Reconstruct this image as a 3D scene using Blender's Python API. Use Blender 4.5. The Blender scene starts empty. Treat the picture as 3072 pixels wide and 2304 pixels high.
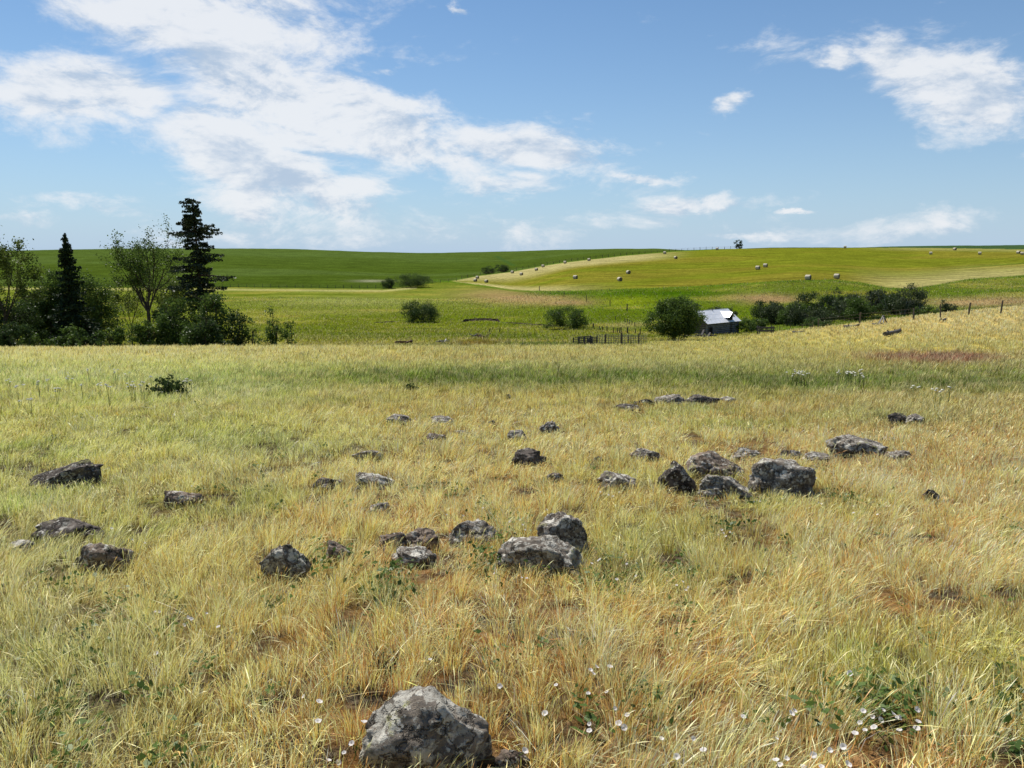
import bpy, math, random
import numpy as np
from mathutils import Vector, noise as mnoise

rnd = random.Random(7)
npr = np.random.default_rng(11)
S = bpy.context.scene
COL = S.collection
R = math.radians

# ------------------------------------------------------------------ camera
F = 2307.0; CU, CV = 1536.0, 1152.0; PITCH = R(9.6); EYE = 1.6
cp, sp = math.cos(PITCH), math.sin(PITCH)
cam = bpy.data.objects.new('camera', bpy.data.cameras.new('camera'))
COL.objects.link(cam)
cam.location = (0, 0, EYE)
cam.rotation_euler = (math.pi / 2 - PITCH, 0, 0)
cam.data.sensor_width = 36.0
cam.data.lens = 36.0 * F / 3072.0
cam.data.clip_start = 0.05
cam.data.clip_end = 9000
S.camera = cam

# ------------------------------------------------------------------ world and sun
SUN_AZ = R(-32)      # left of the view direction
SUN_EL = R(58)
W = bpy.data.worlds.new('World'); S.world = W
W.use_nodes = True

def zr(v):
    py = (CV - v) / F
    return (-sp + py * cp) / (cp + py * sp)

def azel(u, v):
    px, py = (u - CU) / F, (CV - v) / F
    d = Vector((px, cp + py * sp, -sp + py * cp)).normalized()
    return math.atan2(d.x, d.y), math.asin(d.z)

class NT:
    """small helper to write node trees"""
    def __init__(s, tree):
        s.t = tree; s.n = tree.nodes; s.l = tree.links
    def new(s, typ, **kw):
        n = s.n.new(typ)
        for k, v in kw.items(): setattr(n, k, v)
        return n
    def put(s, sock, val):
        if isinstance(val, bpy.types.NodeSocket): s.l.new(val, sock)
        elif val is not None:
            if sock.type == 'RGBA' and len(val) == 3: val = (*val, 1)
            sock.default_value = val
    def m(s, op, a, b=None, c=None, clamp=False):
        n = s.new('ShaderNodeMath', operation=op); n.use_clamp = clamp
        s.put(n.inputs[0], a)
        if b is not None: s.put(n.inputs[1], b)
        if c is not None: s.put(n.inputs[2], c)
        return n.outputs[0]
    def vm(s, op, a, b=None):
        n = s.new('ShaderNodeVectorMath', operation=op)
        s.put(n.inputs[0], a)
        if b is not None: s.put(n.inputs[1], b)
        return n.outputs[0]
    def noise(s, vec, scale, detail=3, rough=.5, dist=0, out=0):
        n = s.new('ShaderNodeTexNoise')
        s.put(n.inputs['Vector'], vec)
        n.inputs['Scale'].default_value = scale; n.inputs['Detail'].default_value = detail
        n.inputs['Roughness'].default_value = rough; n.inputs['Distortion'].default_value = dist
        return n.outputs[out]
    def ramp(s, v, lo, hi, a=0., b=1., smooth=True):
        n = s.new('ShaderNodeMapRange'); n.interpolation_type = 'SMOOTHSTEP' if smooth else 'LINEAR'
        s.put(n.inputs[0], v); s.put(n.inputs[1], lo); s.put(n.inputs[2], hi)
        n.inputs[3].default_value = a; n.inputs[4].default_value = b
        return n.outputs[0]
    def mix(s, f, a, b, blend='MIX'):
        n = s.new('ShaderNodeMix', data_type='RGBA', blend_type=blend)
        s.put(n.inputs[0], f); s.put(n.inputs[6], a); s.put(n.inputs[7], b)
        return n.outputs[2]

w = NT(W.node_tree); w.n.clear()
sky = w.new('ShaderNodeTexSky', sky_type='NISHITA')
sky.sun_disc = False; sky.sun_elevation = SUN_EL; sky.sun_rotation = SUN_AZ
sky.altitude = 600; sky.air_density = 1.0; sky.dust_density = 0.15; sky.ozone_density = 1.3
tc = w.new('ShaderNodeTexCoord')
D = tc.outputs['Generated']
sep = w.new('ShaderNodeSeparateXYZ'); w.put(sep.inputs[0], D)
X, Y_, Z = sep.outputs
flat = w.vm('MULTIPLY', D, (1, 1, 2.3))
wn = w.noise(flat, 5.5, 8, .66, 0, 1)
wsep = w.new('ShaderNodeSeparateXYZ'); w.put(wsep.inputs[0], wn)
az = w.m('ADD', w.m('ARCTAN2', X, Y_), w.m('MULTIPLY', w.m('SUBTRACT', wsep.outputs[0], .5), .15))
el = w.m('ADD', w.m('ARCSINE', Z), w.m('MULTIPLY', w.m('SUBTRACT', wsep.outputs[1], .5), .075))
CL = [  # centre u, v, radii, tilt (deg, clockwise), weight
    (640, 60, 440, 170, 5, .92), (170, 265, 310, 95, 0, .88), (800, 270, 370, 170, 18, .95),
    (1180, 380, 330, 125, 24, .95), (1590, 460, 260, 78, 12, 1.0), (790, 510, 290, 135, 26, 1.0),
    (1500, 560, 300, 40, 5, .62), (1050, 560, 160, 40, 0, .6), (1900, 520, 150, 18, 3, .7),
    (2510, 170, 90, 38, 10, .7), (2690, 180, 150, 65, 20, .82), (2860, 270, 250, 105, 22, 1.0), (2990, 350, 150, 50, 8, .7),
    (2205, 310, 75, 34, -12, .7), (2150, 612, 230, 40, -4, .6), (2352, 640, 75, 12, 0, .8),
    (1500, 690, 1000, 66, -2, .47), (2800, 665, 380, 50, -6, .5), (280, 610, 190, 40, 8, .55), (2200, 715, 200, 22, 0, .6),
    (1190, 205, 80, 22, -5, .6), (1390, 30, 40, 16, 20, .6), (60, 650, 130, 22, 5, .5), (850, 690, 400, 40, 0, .5),
    (2800, 250, 500, 130, 20, .3)]
acc = None
for (u, v, ru, rv, tilt, wt) in CL:
    a0, e0 = azel(u, v); t = R(-tilt)
    dx = w.m('SUBTRACT', az, a0); dy = w.m('SUBTRACT', el, e0)
    p = w.m('ADD', w.m('MULTIPLY', dx, math.cos(t) / (ru / F)), w.m('MULTIPLY', dy, math.sin(t) / (ru / F)))
    q = w.m('ADD', w.m('MULTIPLY', dx, -math.sin(t) / (rv / F)), w.m('MULTIPLY', dy, math.cos(t) / (rv / F)))
    d2 = w.m('ADD', w.m('MULTIPLY', p, p), w.m('MULTIPLY', q, q))
    g = w.m('MULTIPLY', w.m('POWER', 2.718, w.m('MULTIPLY', d2, -.9)), wt)
    acc = g if acc is None else w.m('SMOOTH_MAX', acc, g, .12)
n1 = w.m('ADD', w.m('MULTIPLY', w.noise(flat, 8.0, 10, .64, .35), .8), w.m('MULTIPLY', w.noise(flat, 26.0, 6, .65, .5), .2))
sunv = Vector((math.sin(SUN_AZ) * math.cos(SUN_EL), math.cos(SUN_AZ) * math.cos(SUN_EL), math.sin(SUN_EL)))
flat2 = w.vm('ADD', flat, tuple(.035 * c for c in (-.35, .1, 1.2)))
n2 = w.m('ADD', w.m('MULTIPLY', w.noise(flat2, 8.0, 10, .64, .35), .8), w.m('MULTIPLY', w.noise(flat2, 26.0, 6, .65, .5), .2))
dens = w.m('ADD', acc, w.m('MULTIPLY', w.m('SUBTRACT', n1, .5), 2.1))
alpha = w.ramp(dens, .26, .80)
relief = w.m('SUBTRACT', n1, n2)
big = w.noise(flat, 3.2, 3, .5)
thick = w.ramp(dens, .65, 1.5)
shade = w.m('MULTIPLY', w.ramp(w.m('ADD', big, w.m('MULTIPLY', n1, .25)), .50, .74), thick)
lit = w.m('ADD', .82, w.m('MULTIPLY', relief, 2.6))
lit = w.m('SUBTRACT', lit, w.m('MULTIPLY', shade, .46))
ccol = w.mix(w.ramp(lit, .40, .95), (4.9, 6.0, 7.5), (8.9, 9.1, 9.4))
skyc = w.mix(1.0, sky.outputs[0], (.71, .92, 1.06), 'MULTIPLY')
hz = w.m('MULTIPLY', w.m('POWER', 2.718, w.m('MULTIPLY', w.m('MAXIMUM', Z, 0.0), -8.0)), .96)
skyc = w.mix(hz, skyc, (4.7, 6.1, 7.9))
final = w.mix(w.m('MULTIPLY', alpha, .90), skyc, ccol)
bg = w.new('ShaderNodeBackground'); w.put(bg.inputs[0], final); bg.inputs[1].default_value = .062
out = w.new('ShaderNodeOutputWorld'); w.l.new(bg.outputs[0], out.inputs[0])

sun = bpy.data.objects.new('sun', bpy.data.lights.new('sun', 'SUN'))
COL.objects.link(sun)
sun.data.energy = 4.2; sun.data.angle = R(.5); sun.data.color = (1, .955, .88)
sun.rotation_euler = (-sunv).to_track_quat('-Z', 'Y').to_euler()
sun.location = (0, 0, 50)
S.view_settings.view_transform = 'Standard'; S.view_settings.look = 'None'
S.view_settings.exposure = 0.65; S.view_settings.gamma = 1

# ------------------------------------------------------------------ naming helpers
def tag(o, label=None, cat=None, group=None, kind=None):
    if label: o['label'] = label
    if cat: o['category'] = cat
    if group: o['group'] = group
    if kind: o['kind'] = kind
    return o

def thing(name, loc, label, cat, group=None, rz=0.):
    o = bpy.data.objects.new(name, None); COL.objects.link(o)
    o.location = loc; o.rotation_euler = (0, 0, rz); o.empty_display_size = .2
    return tag(o, label, cat, group)

def arr_mesh(name, verts, quads=None, tris=None, cols=None, smooth=False):
    """mesh from numpy arrays"""
    me = bpy.data.meshes.new(name)
    nq = 0 if quads is None else len(quads); nt = 0 if tris is None else len(tris)
    me.vertices.add(len(verts)); me.vertices.foreach_set('co', np.asarray(verts, np.float32).ravel())
    li = []
    if nq: li.append(np.asarray(quads, np.int32).ravel())
    if nt: li.append(np.asarray(tris, np.int32).ravel())
    li = np.concatenate(li)
    me.loops.add(len(li)); me.loops.foreach_set('vertex_index', li)
    starts = np.concatenate([np.arange(nq) * 4, nq * 4 + np.arange(nt) * 3]).astype(np.int32)
    me.polygons.add(nq + nt); me.polygons.foreach_set('loop_start', starts)
    if cols is not None:
        a = me.color_attributes.new('Col', 'BYTE_COLOR', 'POINT')
        c = np.ones((len(verts), 4), np.float32); c[:, :3] = cols
        a.data.foreach_set('color', c.ravel())
    me.update(calc_edges=True)
    if smooth: me.polygons.foreach_set('use_smooth', np.ones(nq + nt, bool))
    return me

def link(name, me, mats, parent=None, loc=(0, 0, 0), rot=(0, 0, 0)):
    o = bpy.data.objects.new(name, me); COL.objects.link(o)
    for mt in (mats if isinstance(mats, (list, tuple)) else [mats]): me.materials.append(mt)
    o.parent = parent; o.location = loc; o.rotation_euler = rot
    return o

class MB:
    def __init__(s): s.v = []; s.f = []; s.mi = []
    def add(s, vs, fs, mi=0):
        b = len(s.v); s.v += [tuple(p) for p in vs]
        for f in fs: s.f.append([b + i for i in f]); s.mi.append(mi)
    def box(s, c, d, rz=0., ry=0., rx=0., mi=0, bev=0.):
        from mathutils import Euler
        M = Euler((rx, ry, rz)).to_matrix(); c = Vector(c)
        hx, hy, hz = d[0] / 2, d[1] / 2, d[2] / 2
        vs = [M @ Vector((x * hx, y * hy, z * hz)) + c for x in (-1, 1) for y in (-1, 1) for z in (-1, 1)]
        s.add(vs, [(0, 1, 3, 2), (4, 6, 7, 5), (0, 4, 5, 1), (2, 3, 7, 6), (0, 2, 6, 4), (1, 5, 7, 3)], mi)
    def tube(s, pts, rad, n=6, mi=0, cap=True):
        pts = [Vector(p) for p in pts]; m = len(pts)
        if not isinstance(rad, (list, tuple)): rad = [rad] * m
        vs = []
        for i, p in enumerate(pts):
            t = (pts[min(i + 1, m - 1)] - pts[max(i - 1, 0)])
            t = t.normalized() if t.length > 1e-9 else Vector((0, 0, 1))
            a = t.orthogonal().normalized() if abs(t.z) > .98 or True else None
            ref = Vector((1, 0, 0)) if abs(t.x) < .8 else Vector((0, 1, 0))
            a = t.cross(ref).normalized(); b = t.cross(a)
            for k in range(n):
                th = 2 * math.pi * k / n
                vs.append(p + (a * math.cos(th) + b * math.sin(th)) * rad[i])
        fs = [(i * n + k, i * n + (k + 1) % n, (i + 1) * n + (k + 1) % n, (i + 1) * n + k) for i in range(m - 1) for k in range(n)]
        if cap: fs += [tuple(range(n))[::-1], tuple((m - 1) * n + k for k in range(n))]
        s.add(vs, fs, mi)
    def build(s, name, mats, parent=None, loc=(0, 0, 0), smooth=False, rz=0.):
        me = bpy.data.meshes.new(name); me.from_pydata(s.v, [], s.f)
        me.polygons.foreach_set('material_index', s.mi)
        if smooth: me.polygons.foreach_set('use_smooth', [True] * len(s.f))
        me.update()
        return link(name, me, mats, parent, loc, (0, 0, rz))

# ------------------------------------------------------------------ numpy noise
def _h(ix, iy, seed):
    n = (ix.astype(np.int64) * 374761393 + iy.astype(np.int64) * 668265263 + seed * 974711) & 0x7fffffff
    n = ((n ^ (n >> 13)) * 1274126177) & 0x7fffffff
    return ((n ^ (n >> 16)) & 0xffff) / 65535.0
def vnoise(x, y, seed=0):
    x = np.asarray(x, float); y = np.asarray(y, float)
    ix = np.floor(x); iy = np.floor(y); fx = x - ix; fy = y - iy
    fx = fx * fx * (3 - 2 * fx); fy = fy * fy * (3 - 2 * fy)
    a = _h(ix, iy, seed); b = _h(ix + 1, iy, seed); c = _h(ix, iy + 1, seed); d = _h(ix + 1, iy + 1, seed)
    return (a * (1 - fx) + b * fx) * (1 - fy) + (c * (1 - fx) + d * fx) * fy
def fbm(x, y, seed=0, oc=4):
    s = 0; a = .5; t = 0
    for i in range(oc):
        s = s + a * vnoise(x * 2 ** i, y * 2 ** i, seed + i * 17); t += a; a *= .55
    return s / t
def sst(x, a, b):
    t = np.clip((x - a) / (b - a), 0, 1); return t * t * (3 - 2 * t)

# ------------------------------------------------------------------ the land: heights relative to the eye
def pchip(x, y, xi):
    x = np.asarray(x, float); y = np.asarray(y, float)
    h = np.diff(x); dl = np.diff(y) / h; d = np.zeros(len(x))
    for i in range(1, len(x) - 1):
        if dl[i - 1] * dl[i] > 0:
            w1 = 2 * h[i] + h[i - 1]; w2 = h[i] + 2 * h[i - 1]
            d[i] = (w1 + w2) / (w1 / dl[i - 1] + w2 / dl[i])
    d[0] = dl[0]; d[-1] = dl[-1]
    k = np.clip(np.searchsorted(x, xi) - 1, 0, len(x) - 2); t = (xi - x[k]) / h[k]
    return ((1 + 2 * t) * (1 - t) ** 2 * y[k] + t * (1 - t) ** 2 * h[k] * d[k] + t * t * (3 - 2 * t) * y[k + 1] + t * t * (t - 1) * h[k] * d[k + 1])

PROF = {  # column (picture u) : (distance ahead, picture v of the ground there)
    -900: [(33, 1100), (60, 1048), (75, 1058), (95, 1035), (150, 965), (290, 866), (450, 805), (700, 757)],
    0:    [(33, 1100), (60, 1047), (75, 1058), (95, 1035), (150, 965), (290, 866), (450, 805), (700, 752)],
    600:  [(33, 1100), (60, 1047), (75, 1056), (95, 1035), (150, 965), (290, 866), (450, 800), (700, 744.5)],
    900:  [(33, 1100), (60, 1044), (75, 1044), (95, 1025), (150, 968), (290, 864), (450, 803), (700, 748)],
    1290: [(33, 1100), (60, 1043), (75, 1041), (95, 1024), (150, 968), (230, 900), (320, 852), (400, 825), (700, 759)],
    1500: [(33, 1100), (60, 1043), (75, 1037), (100, 1015), (150, 965), (200, 915), (280, 867), (390, 819), (450, 803), (700, 755)],
    1750: [(33, 1100), (60, 1047), (80, 1035), (110, 1002), (140, 965), (170, 920), (200, 871), (240, 843), (390, 780.5), (450, 772), (700, 748)],
    1950: [(33, 1101), (60, 1055), (85, 1034), (120, 995), (140, 965), (170, 915), (195, 864), (250, 830), (410, 760), (470, 757), (700, 747)],
    2150: [(33, 1105), (60, 1060), (85, 1032), (105, 1014), (125, 994), (150, 955), (175, 898), (195, 855), (250, 822), (440, 747), (600, 753), (700, 755)],
    2400: [(33, 1100), (60, 1047), (85, 1005), (98, 990), (112, 997), (135, 965), (165, 900), (190, 841), (250, 803), (430, 743.5), (600, 750)],
    2700: [(25, 1130), (40, 1066), (60, 1010), (88, 957), (105, 966), (130, 945), (160, 900), (190, 862), (250, 815), (300, 790), (400, 748), (500, 740)],
    3072: [(20, 1150), (40, 1052), (60, 985), (90, 922), (108, 929), (140, 905), (180, 868), (220, 830), (300, 775), (380, 747), (480, 733.5)],
    3500: [(20, 1148), (40, 1045), (60, 975), (95, 905), (110, 908), (140, 890), (180, 858), (220, 822), (300, 765), (380, 738), (480, 725)],
}
GY = np.concatenate([[0], np.geomspace(1, 3600, 900)])
us = sorted(PROF); tab = []
for u in us:
    ys = [0, 2, 5, 10, 15]; zs = [-EYE - .098 * t for t in ys]
    last = None
    for (d, v) in PROF[u]: ys.append(d); zs.append(d * zr(v)); last = d
    zt = zs[-1]
    for e, f in ((1.25, -2), (1.7, -9), (3.0, -16), (6.0, -20)): ys.append(last * e); zs.append(zt + f)
    tab.append(pchip(ys, zs, GY))
tab = np.array(tab)
SS = np.linspace((-900 - CU) / F, (3500 - CU) / F, 400)
sc = np.array([(u - CU) / F for u in us])
TAB = np.stack([pchip(sc, tab[:, k], SS) for k in range(tab.shape[1])], 1)

def uv_of(x, y, z):
    """picture position of a world point (z relative to eye)"""
    dep = y * cp - z * sp
    dep = np.where(dep < .05, .05, dep)
    return CU + F * x / dep, CV - F * (y * sp + z * cp) / dep

MOUNDS = []
def Hrel(x, y):
    x = np.asarray(x, float); y = np.asarray(y, float)
    r = np.hypot(x, y)
    ye = np.maximum(y, r * .55); s = np.clip(x / np.maximum(ye, 1e-4), SS[0], SS[-1])
    i = np.clip((s - SS[0]) / (SS[1] - SS[0]), 0, len(SS) - 1.001); i0 = i.astype(int); fi = i - i0
    j = np.interp(ye, GY, np.arange(len(GY))); j = np.clip(j, 0, len(GY) - 1.001); j0 = j.astype(int); fj = j - j0
    z = (TAB[i0, j0] * (1 - fi) + TAB[i0 + 1, j0] * fi) * (1 - fj) + (TAB[i0, j0 + 1] * (1 - fi) + TAB[i0 + 1, j0 + 1] * fi) * fj
    back = sst(-y, -.2 * r, .55 * r) * sst(r, .5, 6)
    z = z * (1 - back) + (-EYE + np.minimum(.02 * r, 5)) * back
    z = z + (fbm(x * .35, y * .35, 3) - .5) * .12 * sst(r, 2, 12) + (fbm(x * .08, y * .08, 5) - .5) * .35 * sst(r, 12, 60)
    z = z + (fbm(x * .02, y * .02, 9) - .5) * 1.0 * sst(r, 120, 300)
    for (mx, my, rx, ry, h) in MOUNDS:
        z = z + h * np.exp(-((x - mx) / rx) ** 2 - ((y - my) / ry) ** 2)
    return z
def H(x, y): return float(Hrel(np.array([x]), np.array([y]))[0]) + EYE

def xat(u, v, Y):
    return Y * ((u - CU) / F) / (cp + (CV - v) / F * sp)
def at(u, Y, v=950):
    x = xat(u, v, Y); return Vector((x, Y, H(x, Y)))
_hy = np.geomspace(1.2, 900, 2600)
def hit(u, v, ymin=0):
    """first point of the land met by the view ray (u, v) beyond ymin"""
    yy = _hy[_hy > ymin]; px, py = (u - CU) / F, (CV - v) / F
    k = 1 / (cp + py * sp); x = yy * px * k; zray = yy * (-sp + py * cp) * k
    zz = Hrel(x, yy); idx = np.nonzero(zz >= zray)[0]
    i = idx[0] if len(idx) else len(yy) - 1
    return Vector((x[i], yy[i], zz[i] + EYE))
m_ = at(1425, 73, 1030); MOUNDS.append((m_.x, m_.y, 2.6, 1.8, .75))
m_ = at(1330, 70, 1035); MOUNDS.append((m_.x, m_.y, 1.4, 1.0, .25))

# ------------------------------------------------------------------ colours of the land (what grows where)
def lin(c):
    c = np.asarray(c, float) / 255.0
    return np.where(c <= .04045, c / 12.92, ((c + .055) / 1.055) ** 2.4)
VB = [920, 985, 1040, 1060, 1090, 1140, 1200, 1300, 1500, 1750, 2300]
BL = [(190,175,105), (190,175,105), (186,176,105), (186,178,108), (172,172,95), (166,172,96), (163,162,82), (152,153,78), (158,152,82), (158,145,84), (155,142,82)]
BM = [(150,150,70), (150,150,70), (158,152,80), (168,160,88), (160,158,84), (112,134,42), (150,152,68), (172,162,86), (174,152,84), (172,148,80), (168,140,72)]
BR = [(196,174,112), (190,170,105), (174,164,86), (168,158,80), (158,148,72), (120,132,50), (140,140,66), (166,150,84), (184,158,92), (184,158,84), (172,146,74)]
DK = np.stack([np.interp(VB, [920, 1060, 1090, 1140, 1200, 1300, 1500], q) for q in ([1, 1.10, .98, .46, 1.12, 1.75, 2.0], [1, 1.03, .97, .56, 1.12, 1.48, 1.56], [.95, .95, .9, .45, .9, 1.12, 1.2])], -1)
BL, BM, BR = lin(BL) * DK, lin(BM) * DK, lin(BR) * DK
BM[6:, 0] *= 1.17; BM[6:, 1] *= .95; BM[6:, 2] *= 1.1; BR[6:, 2] *= 1.1; BR[6:, 0] *= 1.20; BR[6:, 1] *= .94
BL[4:7] *= np.array([1.25, 1.6, 1.2])[:, None]
FARMUL = .80
GREEN = lin((98, 132, 34)); STRAW = lin((206, 182, 116)); BROWN = lin((150, 104, 60)); PALE = lin((202, 198, 130))
def bandcol(v, B): return np.stack([np.interp(v, VB, B[:, k]) for k in range(3)], -1)

HAYN = ([1300, 1370, 1450, 1530, 1600, 1720, 1900, 2150, 2250, 2350, 2500, 2580, 2660, 2720, 2800, 2900, 3072, 3400],
        [838, 846, 856, 868, 873, 872, 866, 855, 849, 842, 838, 846, 862, 866, 856, 838, 826, 805])
HAYF = ([1300, 1370, 1445, 1530, 1630, 1696, 1768, 1882, 2015, 2147, 2215, 2400, 2600, 2800, 3072, 3400],
        [850, 840, 826, 816, 797.5, 787, 778.5, 766, 755, 748, 746, 744.5, 743, 744, 748, 750])
FENCE = ([-900, 0, 700, 1000, 1150, 1250, 1300, 1370], [858, 858, 861, 864, 865, 855, 849, 842])

def land_colour(x, y, z):
    """albedo of the plants at (x, y); z relative to eye.  returns rgb, class"""
    u, v = uv_of(x, y, z)
    r = np.hypot(x, y)
    u = np.clip(u, -900, 3500)
    uw = u + (fbm(x * .05 / (1 + r * .002), y * .05, 21) - .5) * 60
    vv = v + (fbm(x * .25, y * .25, 31, 3) - .5) * np.interp(r, [3, 10, 30, 60], [500, 160, 34, 14])
    cl, cm, cr = bandcol(vv, BL), bandcol(vv, BM), bandcol(vv, BR)
    a = sst(uw, 500, 1300)[..., None]; b = sst(uw, 1900, 2700)[..., None]
    c = (cl * (1 - a) + cm * a) * (1 - b) + cr * b
    # clumps of other growth in the near meadow
    n = fbm(x * .9, y * .9, 41, 4); n2 = fbm(x * .3 + 9, y * .3, 43, 4); n3 = fbm(x * 2.2, y * 2.2, 47, 3)
    nearw = 1 - sst(r, 14, 40)
    gsh = sst(n * .55 + n2 * .45, .53, .68)[..., None] * (.55 * nearw + .12)[..., None]
    leftg = (sst(900 - uw, 0, 900) * .35 * (v > 1250))[..., None]
    c = c + (lin((156, 172, 72)) - c) * np.clip(gsh + leftg * sst(n, .45, .6)[..., None], 0, 1)
    c = c + (STRAW - c) * (sst(1 - n * .5 - n3 * .5, .52, .72) * .5)[..., None]
    c = c + (lin((190, 146, 66)) - c) * (sst(fbm(x * 1.3, y * 1.3, 53, 3), .60, .75) * .5 * nearw)[..., None]
    def patch(cu, cv, ru, rv, colr, st, c, zmin=0, zmax=1e9):
        m = np.exp(-((u - cu) / ru) ** 2 - ((v - cv) / rv) ** 2) * st * (.55 + .9 * fbm(x * .4, y * .4, int(cu) % 97, 3)) * (y > zmin) * (y < zmax)
        return c + (colr - c) * np.clip(m, 0, 1)[..., None]
    c = patch(2560, 1800, 150, 70, lin((226, 164, 84)), 1.0, c, 0, 60)
    c = patch(2620, 2020, 300, 130, lin((146, 176, 60)), .9, c, 0, 60)
    c = patch(250, 2100, 380, 260, lin((178, 176, 108)), .6, c, 0, 60)
    c = patch(120, 1700, 200, 260, lin((176, 180, 112)), .6, c, 0, 60)
    c = patch(3000, 2050, 120, 200, lin((150, 170, 66)), .6, c, 0, 60)
    c = patch(2000, 1640, 420, 150, lin((170, 176, 74)), .7, c, 0, 60)
    c = patch(1850, 1750, 100, 50, lin((88, 110, 44)), .7, c, 0, 60)
    c = patch(1650, 1142, 800, 22, lin((94, 110, 28)), .85, c, 0, 60)
    c = patch(2450, 1152, 420, 24, lin((86, 104, 26)), .85, c, 0, 60)
    c = patch(2830, 1078, 190, 17, lin((126, 80, 62)), 1.45, c, 0, 90)
    c = patch(2700, 1072, 130, 10, lin((134, 92, 66)), .9, c, 0, 90)
    c = patch(700, 1330, 420, 60, lin((166, 180, 84)), .8, c, 0, 60)
    c = patch(2750, 1260, 300, 50, lin((150, 146, 78)), .7, c, 0, 60)
    c = patch(1350, 1078, 500, 12, lin((176, 150, 86)), .5, c, 0, 60)
    c = patch(600, 1180, 260, 28, lin((176, 184, 118)), .5, c, 0, 60)
    c = patch(250, 1130, 300, 20, lin((188, 186, 116)), .5, c, 0, 60)
    cls = np.zeros(u.shape, int)
    # ---- the valley and its far slopes
    far = np.zeros(u.shape + (3,))
    ynorm = 0
    vf = v + (fbm(x * .03, y * .03, 61) - .5) * 8
    base = np.stack([np.interp(vf, [860, 880, 930, 975, 1010, 1040], lin([(118,138,54), (126,146,60), (122,142,46), (122,140,40), (130,144,44), (138,146,48)])[:, k]) for k in range(3)], -1)
    greens = lin((96, 132, 26))
    wr = sst(u, 1500, 1850)[..., None]
    base = base + (greens - base) * wr * (sst(v, 855, 880) * (1 - sst(v, 930, 1000)))[..., None] * .8
    m1 = fbm(x * .06, y * .12, 71, 4)[..., None]
    base = base + (lin((104, 128, 28)) - base) * sst(m1, .5, .7) * .7
    base = base + (lin((170, 168, 82)) - base) * sst(1 - m1, .53, .72) * .6
    far[:] = base
    def fp(cu, cv, ru, rv, colr, st):
        nonlocal far
        m = np.exp(-((u - cu) / ru) ** 2 - ((v - cv) / rv) ** 2) * st * (.4 + 1.2 * fbm(x * .12, y * .2, int(cu + cv) % 89, 4))
        far = far + (colr - far) * np.clip(m, 0, 1)[..., None]
    tan = lin((176, 156, 118))
    fp(1560, 893, 150, 18, tan, 1.0); fp(1700, 908, 110, 9, tan, .9); fp(1480, 880, 110, 14, tan, .5)
    fp(2300, 895, 110, 15, tan, 1.1); fp(2960, 905, 200, 16, lin((184, 164, 124)), 1.1); fp(2600, 880, 200, 8, lin((168, 160, 80)), .5)
    fp(1050, 905, 260, 14, lin((160, 174, 100)), .8); fp(1000, 935, 200, 10, lin((170, 178, 96)), .5)
    fp(750, 950, 120, 20, lin((172, 174, 88)), .5)
    fp(1880, 905, 80, 16, lin((146, 170, 36)), .8); fp(2000, 880, 300, 9, lin((70, 112, 14)), .9); fp(1700, 880, 120, 7, lin((70, 112, 14)), .9)
    fp(2850, 880, 120, 12, lin((96, 128, 28)), .8); fp(1430, 1030, 70, 12, lin((164, 146, 82)), 1.0); fp(1880, 975, 60, 8, lin((156, 158, 104)), .8)
    fp(2380, 985, 120, 12, lin((118, 150, 40)), .8)
    hn = np.interp(u, *HAYN); hf = np.interp(u, *HAYF)
    hn = hn + (fbm(x * .05, y * .05, 81) - .5) * 3
    inhay = (u > 1340) & (v < hn) & (v > hf) & (y > 150)
    tq = np.clip((v - hf) / np.maximum(hn - hf, 1), 0, 1)
    hay = np.zeros_like(far) + lin((132, 136, 52))
    hq = fbm(x * .015, y * .03, 91, 4)[..., None]
    hay = hay + (lin((146, 138, 64)) - hay) * sst(hq, .42, .65)
    strip = (1 - sst(u, 1900, 2100)) * (1 - sst(tq, .10, .26 + .6 * (1 - sst(u, 1450, 1750))))
    strip = np.maximum(strip, (1 - sst(u, 1560, 1900)) * sst(tq, .72, .95) * .9)
    strip = np.maximum(strip, sst(u, 2500, 2750) * sst(tq, .45, .95) * .75)
    strip = np.maximum(strip, (1 - sst(v, hf + 3, hf + 12)) * sst(u, 2550, 2750) * .4)
    hay = hay + (lin((206, 190, 165)) - hay) * (np.clip(strip, 0, 1) * (.75 + .4 * (hq[..., 0])))[..., None]
    far = far * np.array([.80, .71, .56])
    hay = hay * np.array([.71, .74, .42])
    far = np.where(inhay[..., None], hay, far)
    cls = np.where(inhay, 2, cls)
    fe = np.where(u < 1370, np.interp(u, *FENCE), hf)
    crop = (y > 230) & (v < fe) & ~inhay
    cc = np.zeros_like(far) + lin((78, 98, 27))
    cc = cc + (lin((88, 109, 42)) - cc) * sst(fbm(x * .008, y * .02, 97, 4), .45, .65)[..., None]
    cc = cc + (lin((92, 114, 48)) - cc) * sst(y, 380, 700)[..., None] * .6
    cc = cc + (lin((70, 98, 52)) - cc) * (sst(u, 2400, 2600))[..., None]
    m = np.exp(-((u - 1115) / 55) ** 2 - ((v - 843) / 3.5) ** 2) * .8
    cc = cc + (lin((160, 160, 120)) - cc) * m[..., None]
    m = np.exp(-((u - 1510 - (v - 780) * 1.8) / 9) ** 2) * (v > 768) * (v < 797) * .6
    cc = cc + (lin((66, 100, 44)) - cc) * m[..., None]
    cc = cc * np.array([.80, .78, .95])
    far = np.where(crop[..., None], cc, far); cls = np.where(crop, 3, cls)
    # pale track just below the far fence on the left
    m = (np.exp(-((v - fe - 8) / 3.0) ** 2) * (u < 1250) * (y > 200) * .7)
    far = far + (lin((184, 176, 116)) - far) * m[..., None]
    m = np.exp(-((v - fe + 1) / 2.6) ** 2) * (u < 1260) * (y > 200) * .85
    far = far + (lin((58, 78, 28)) - far) * m[..., None]
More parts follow.
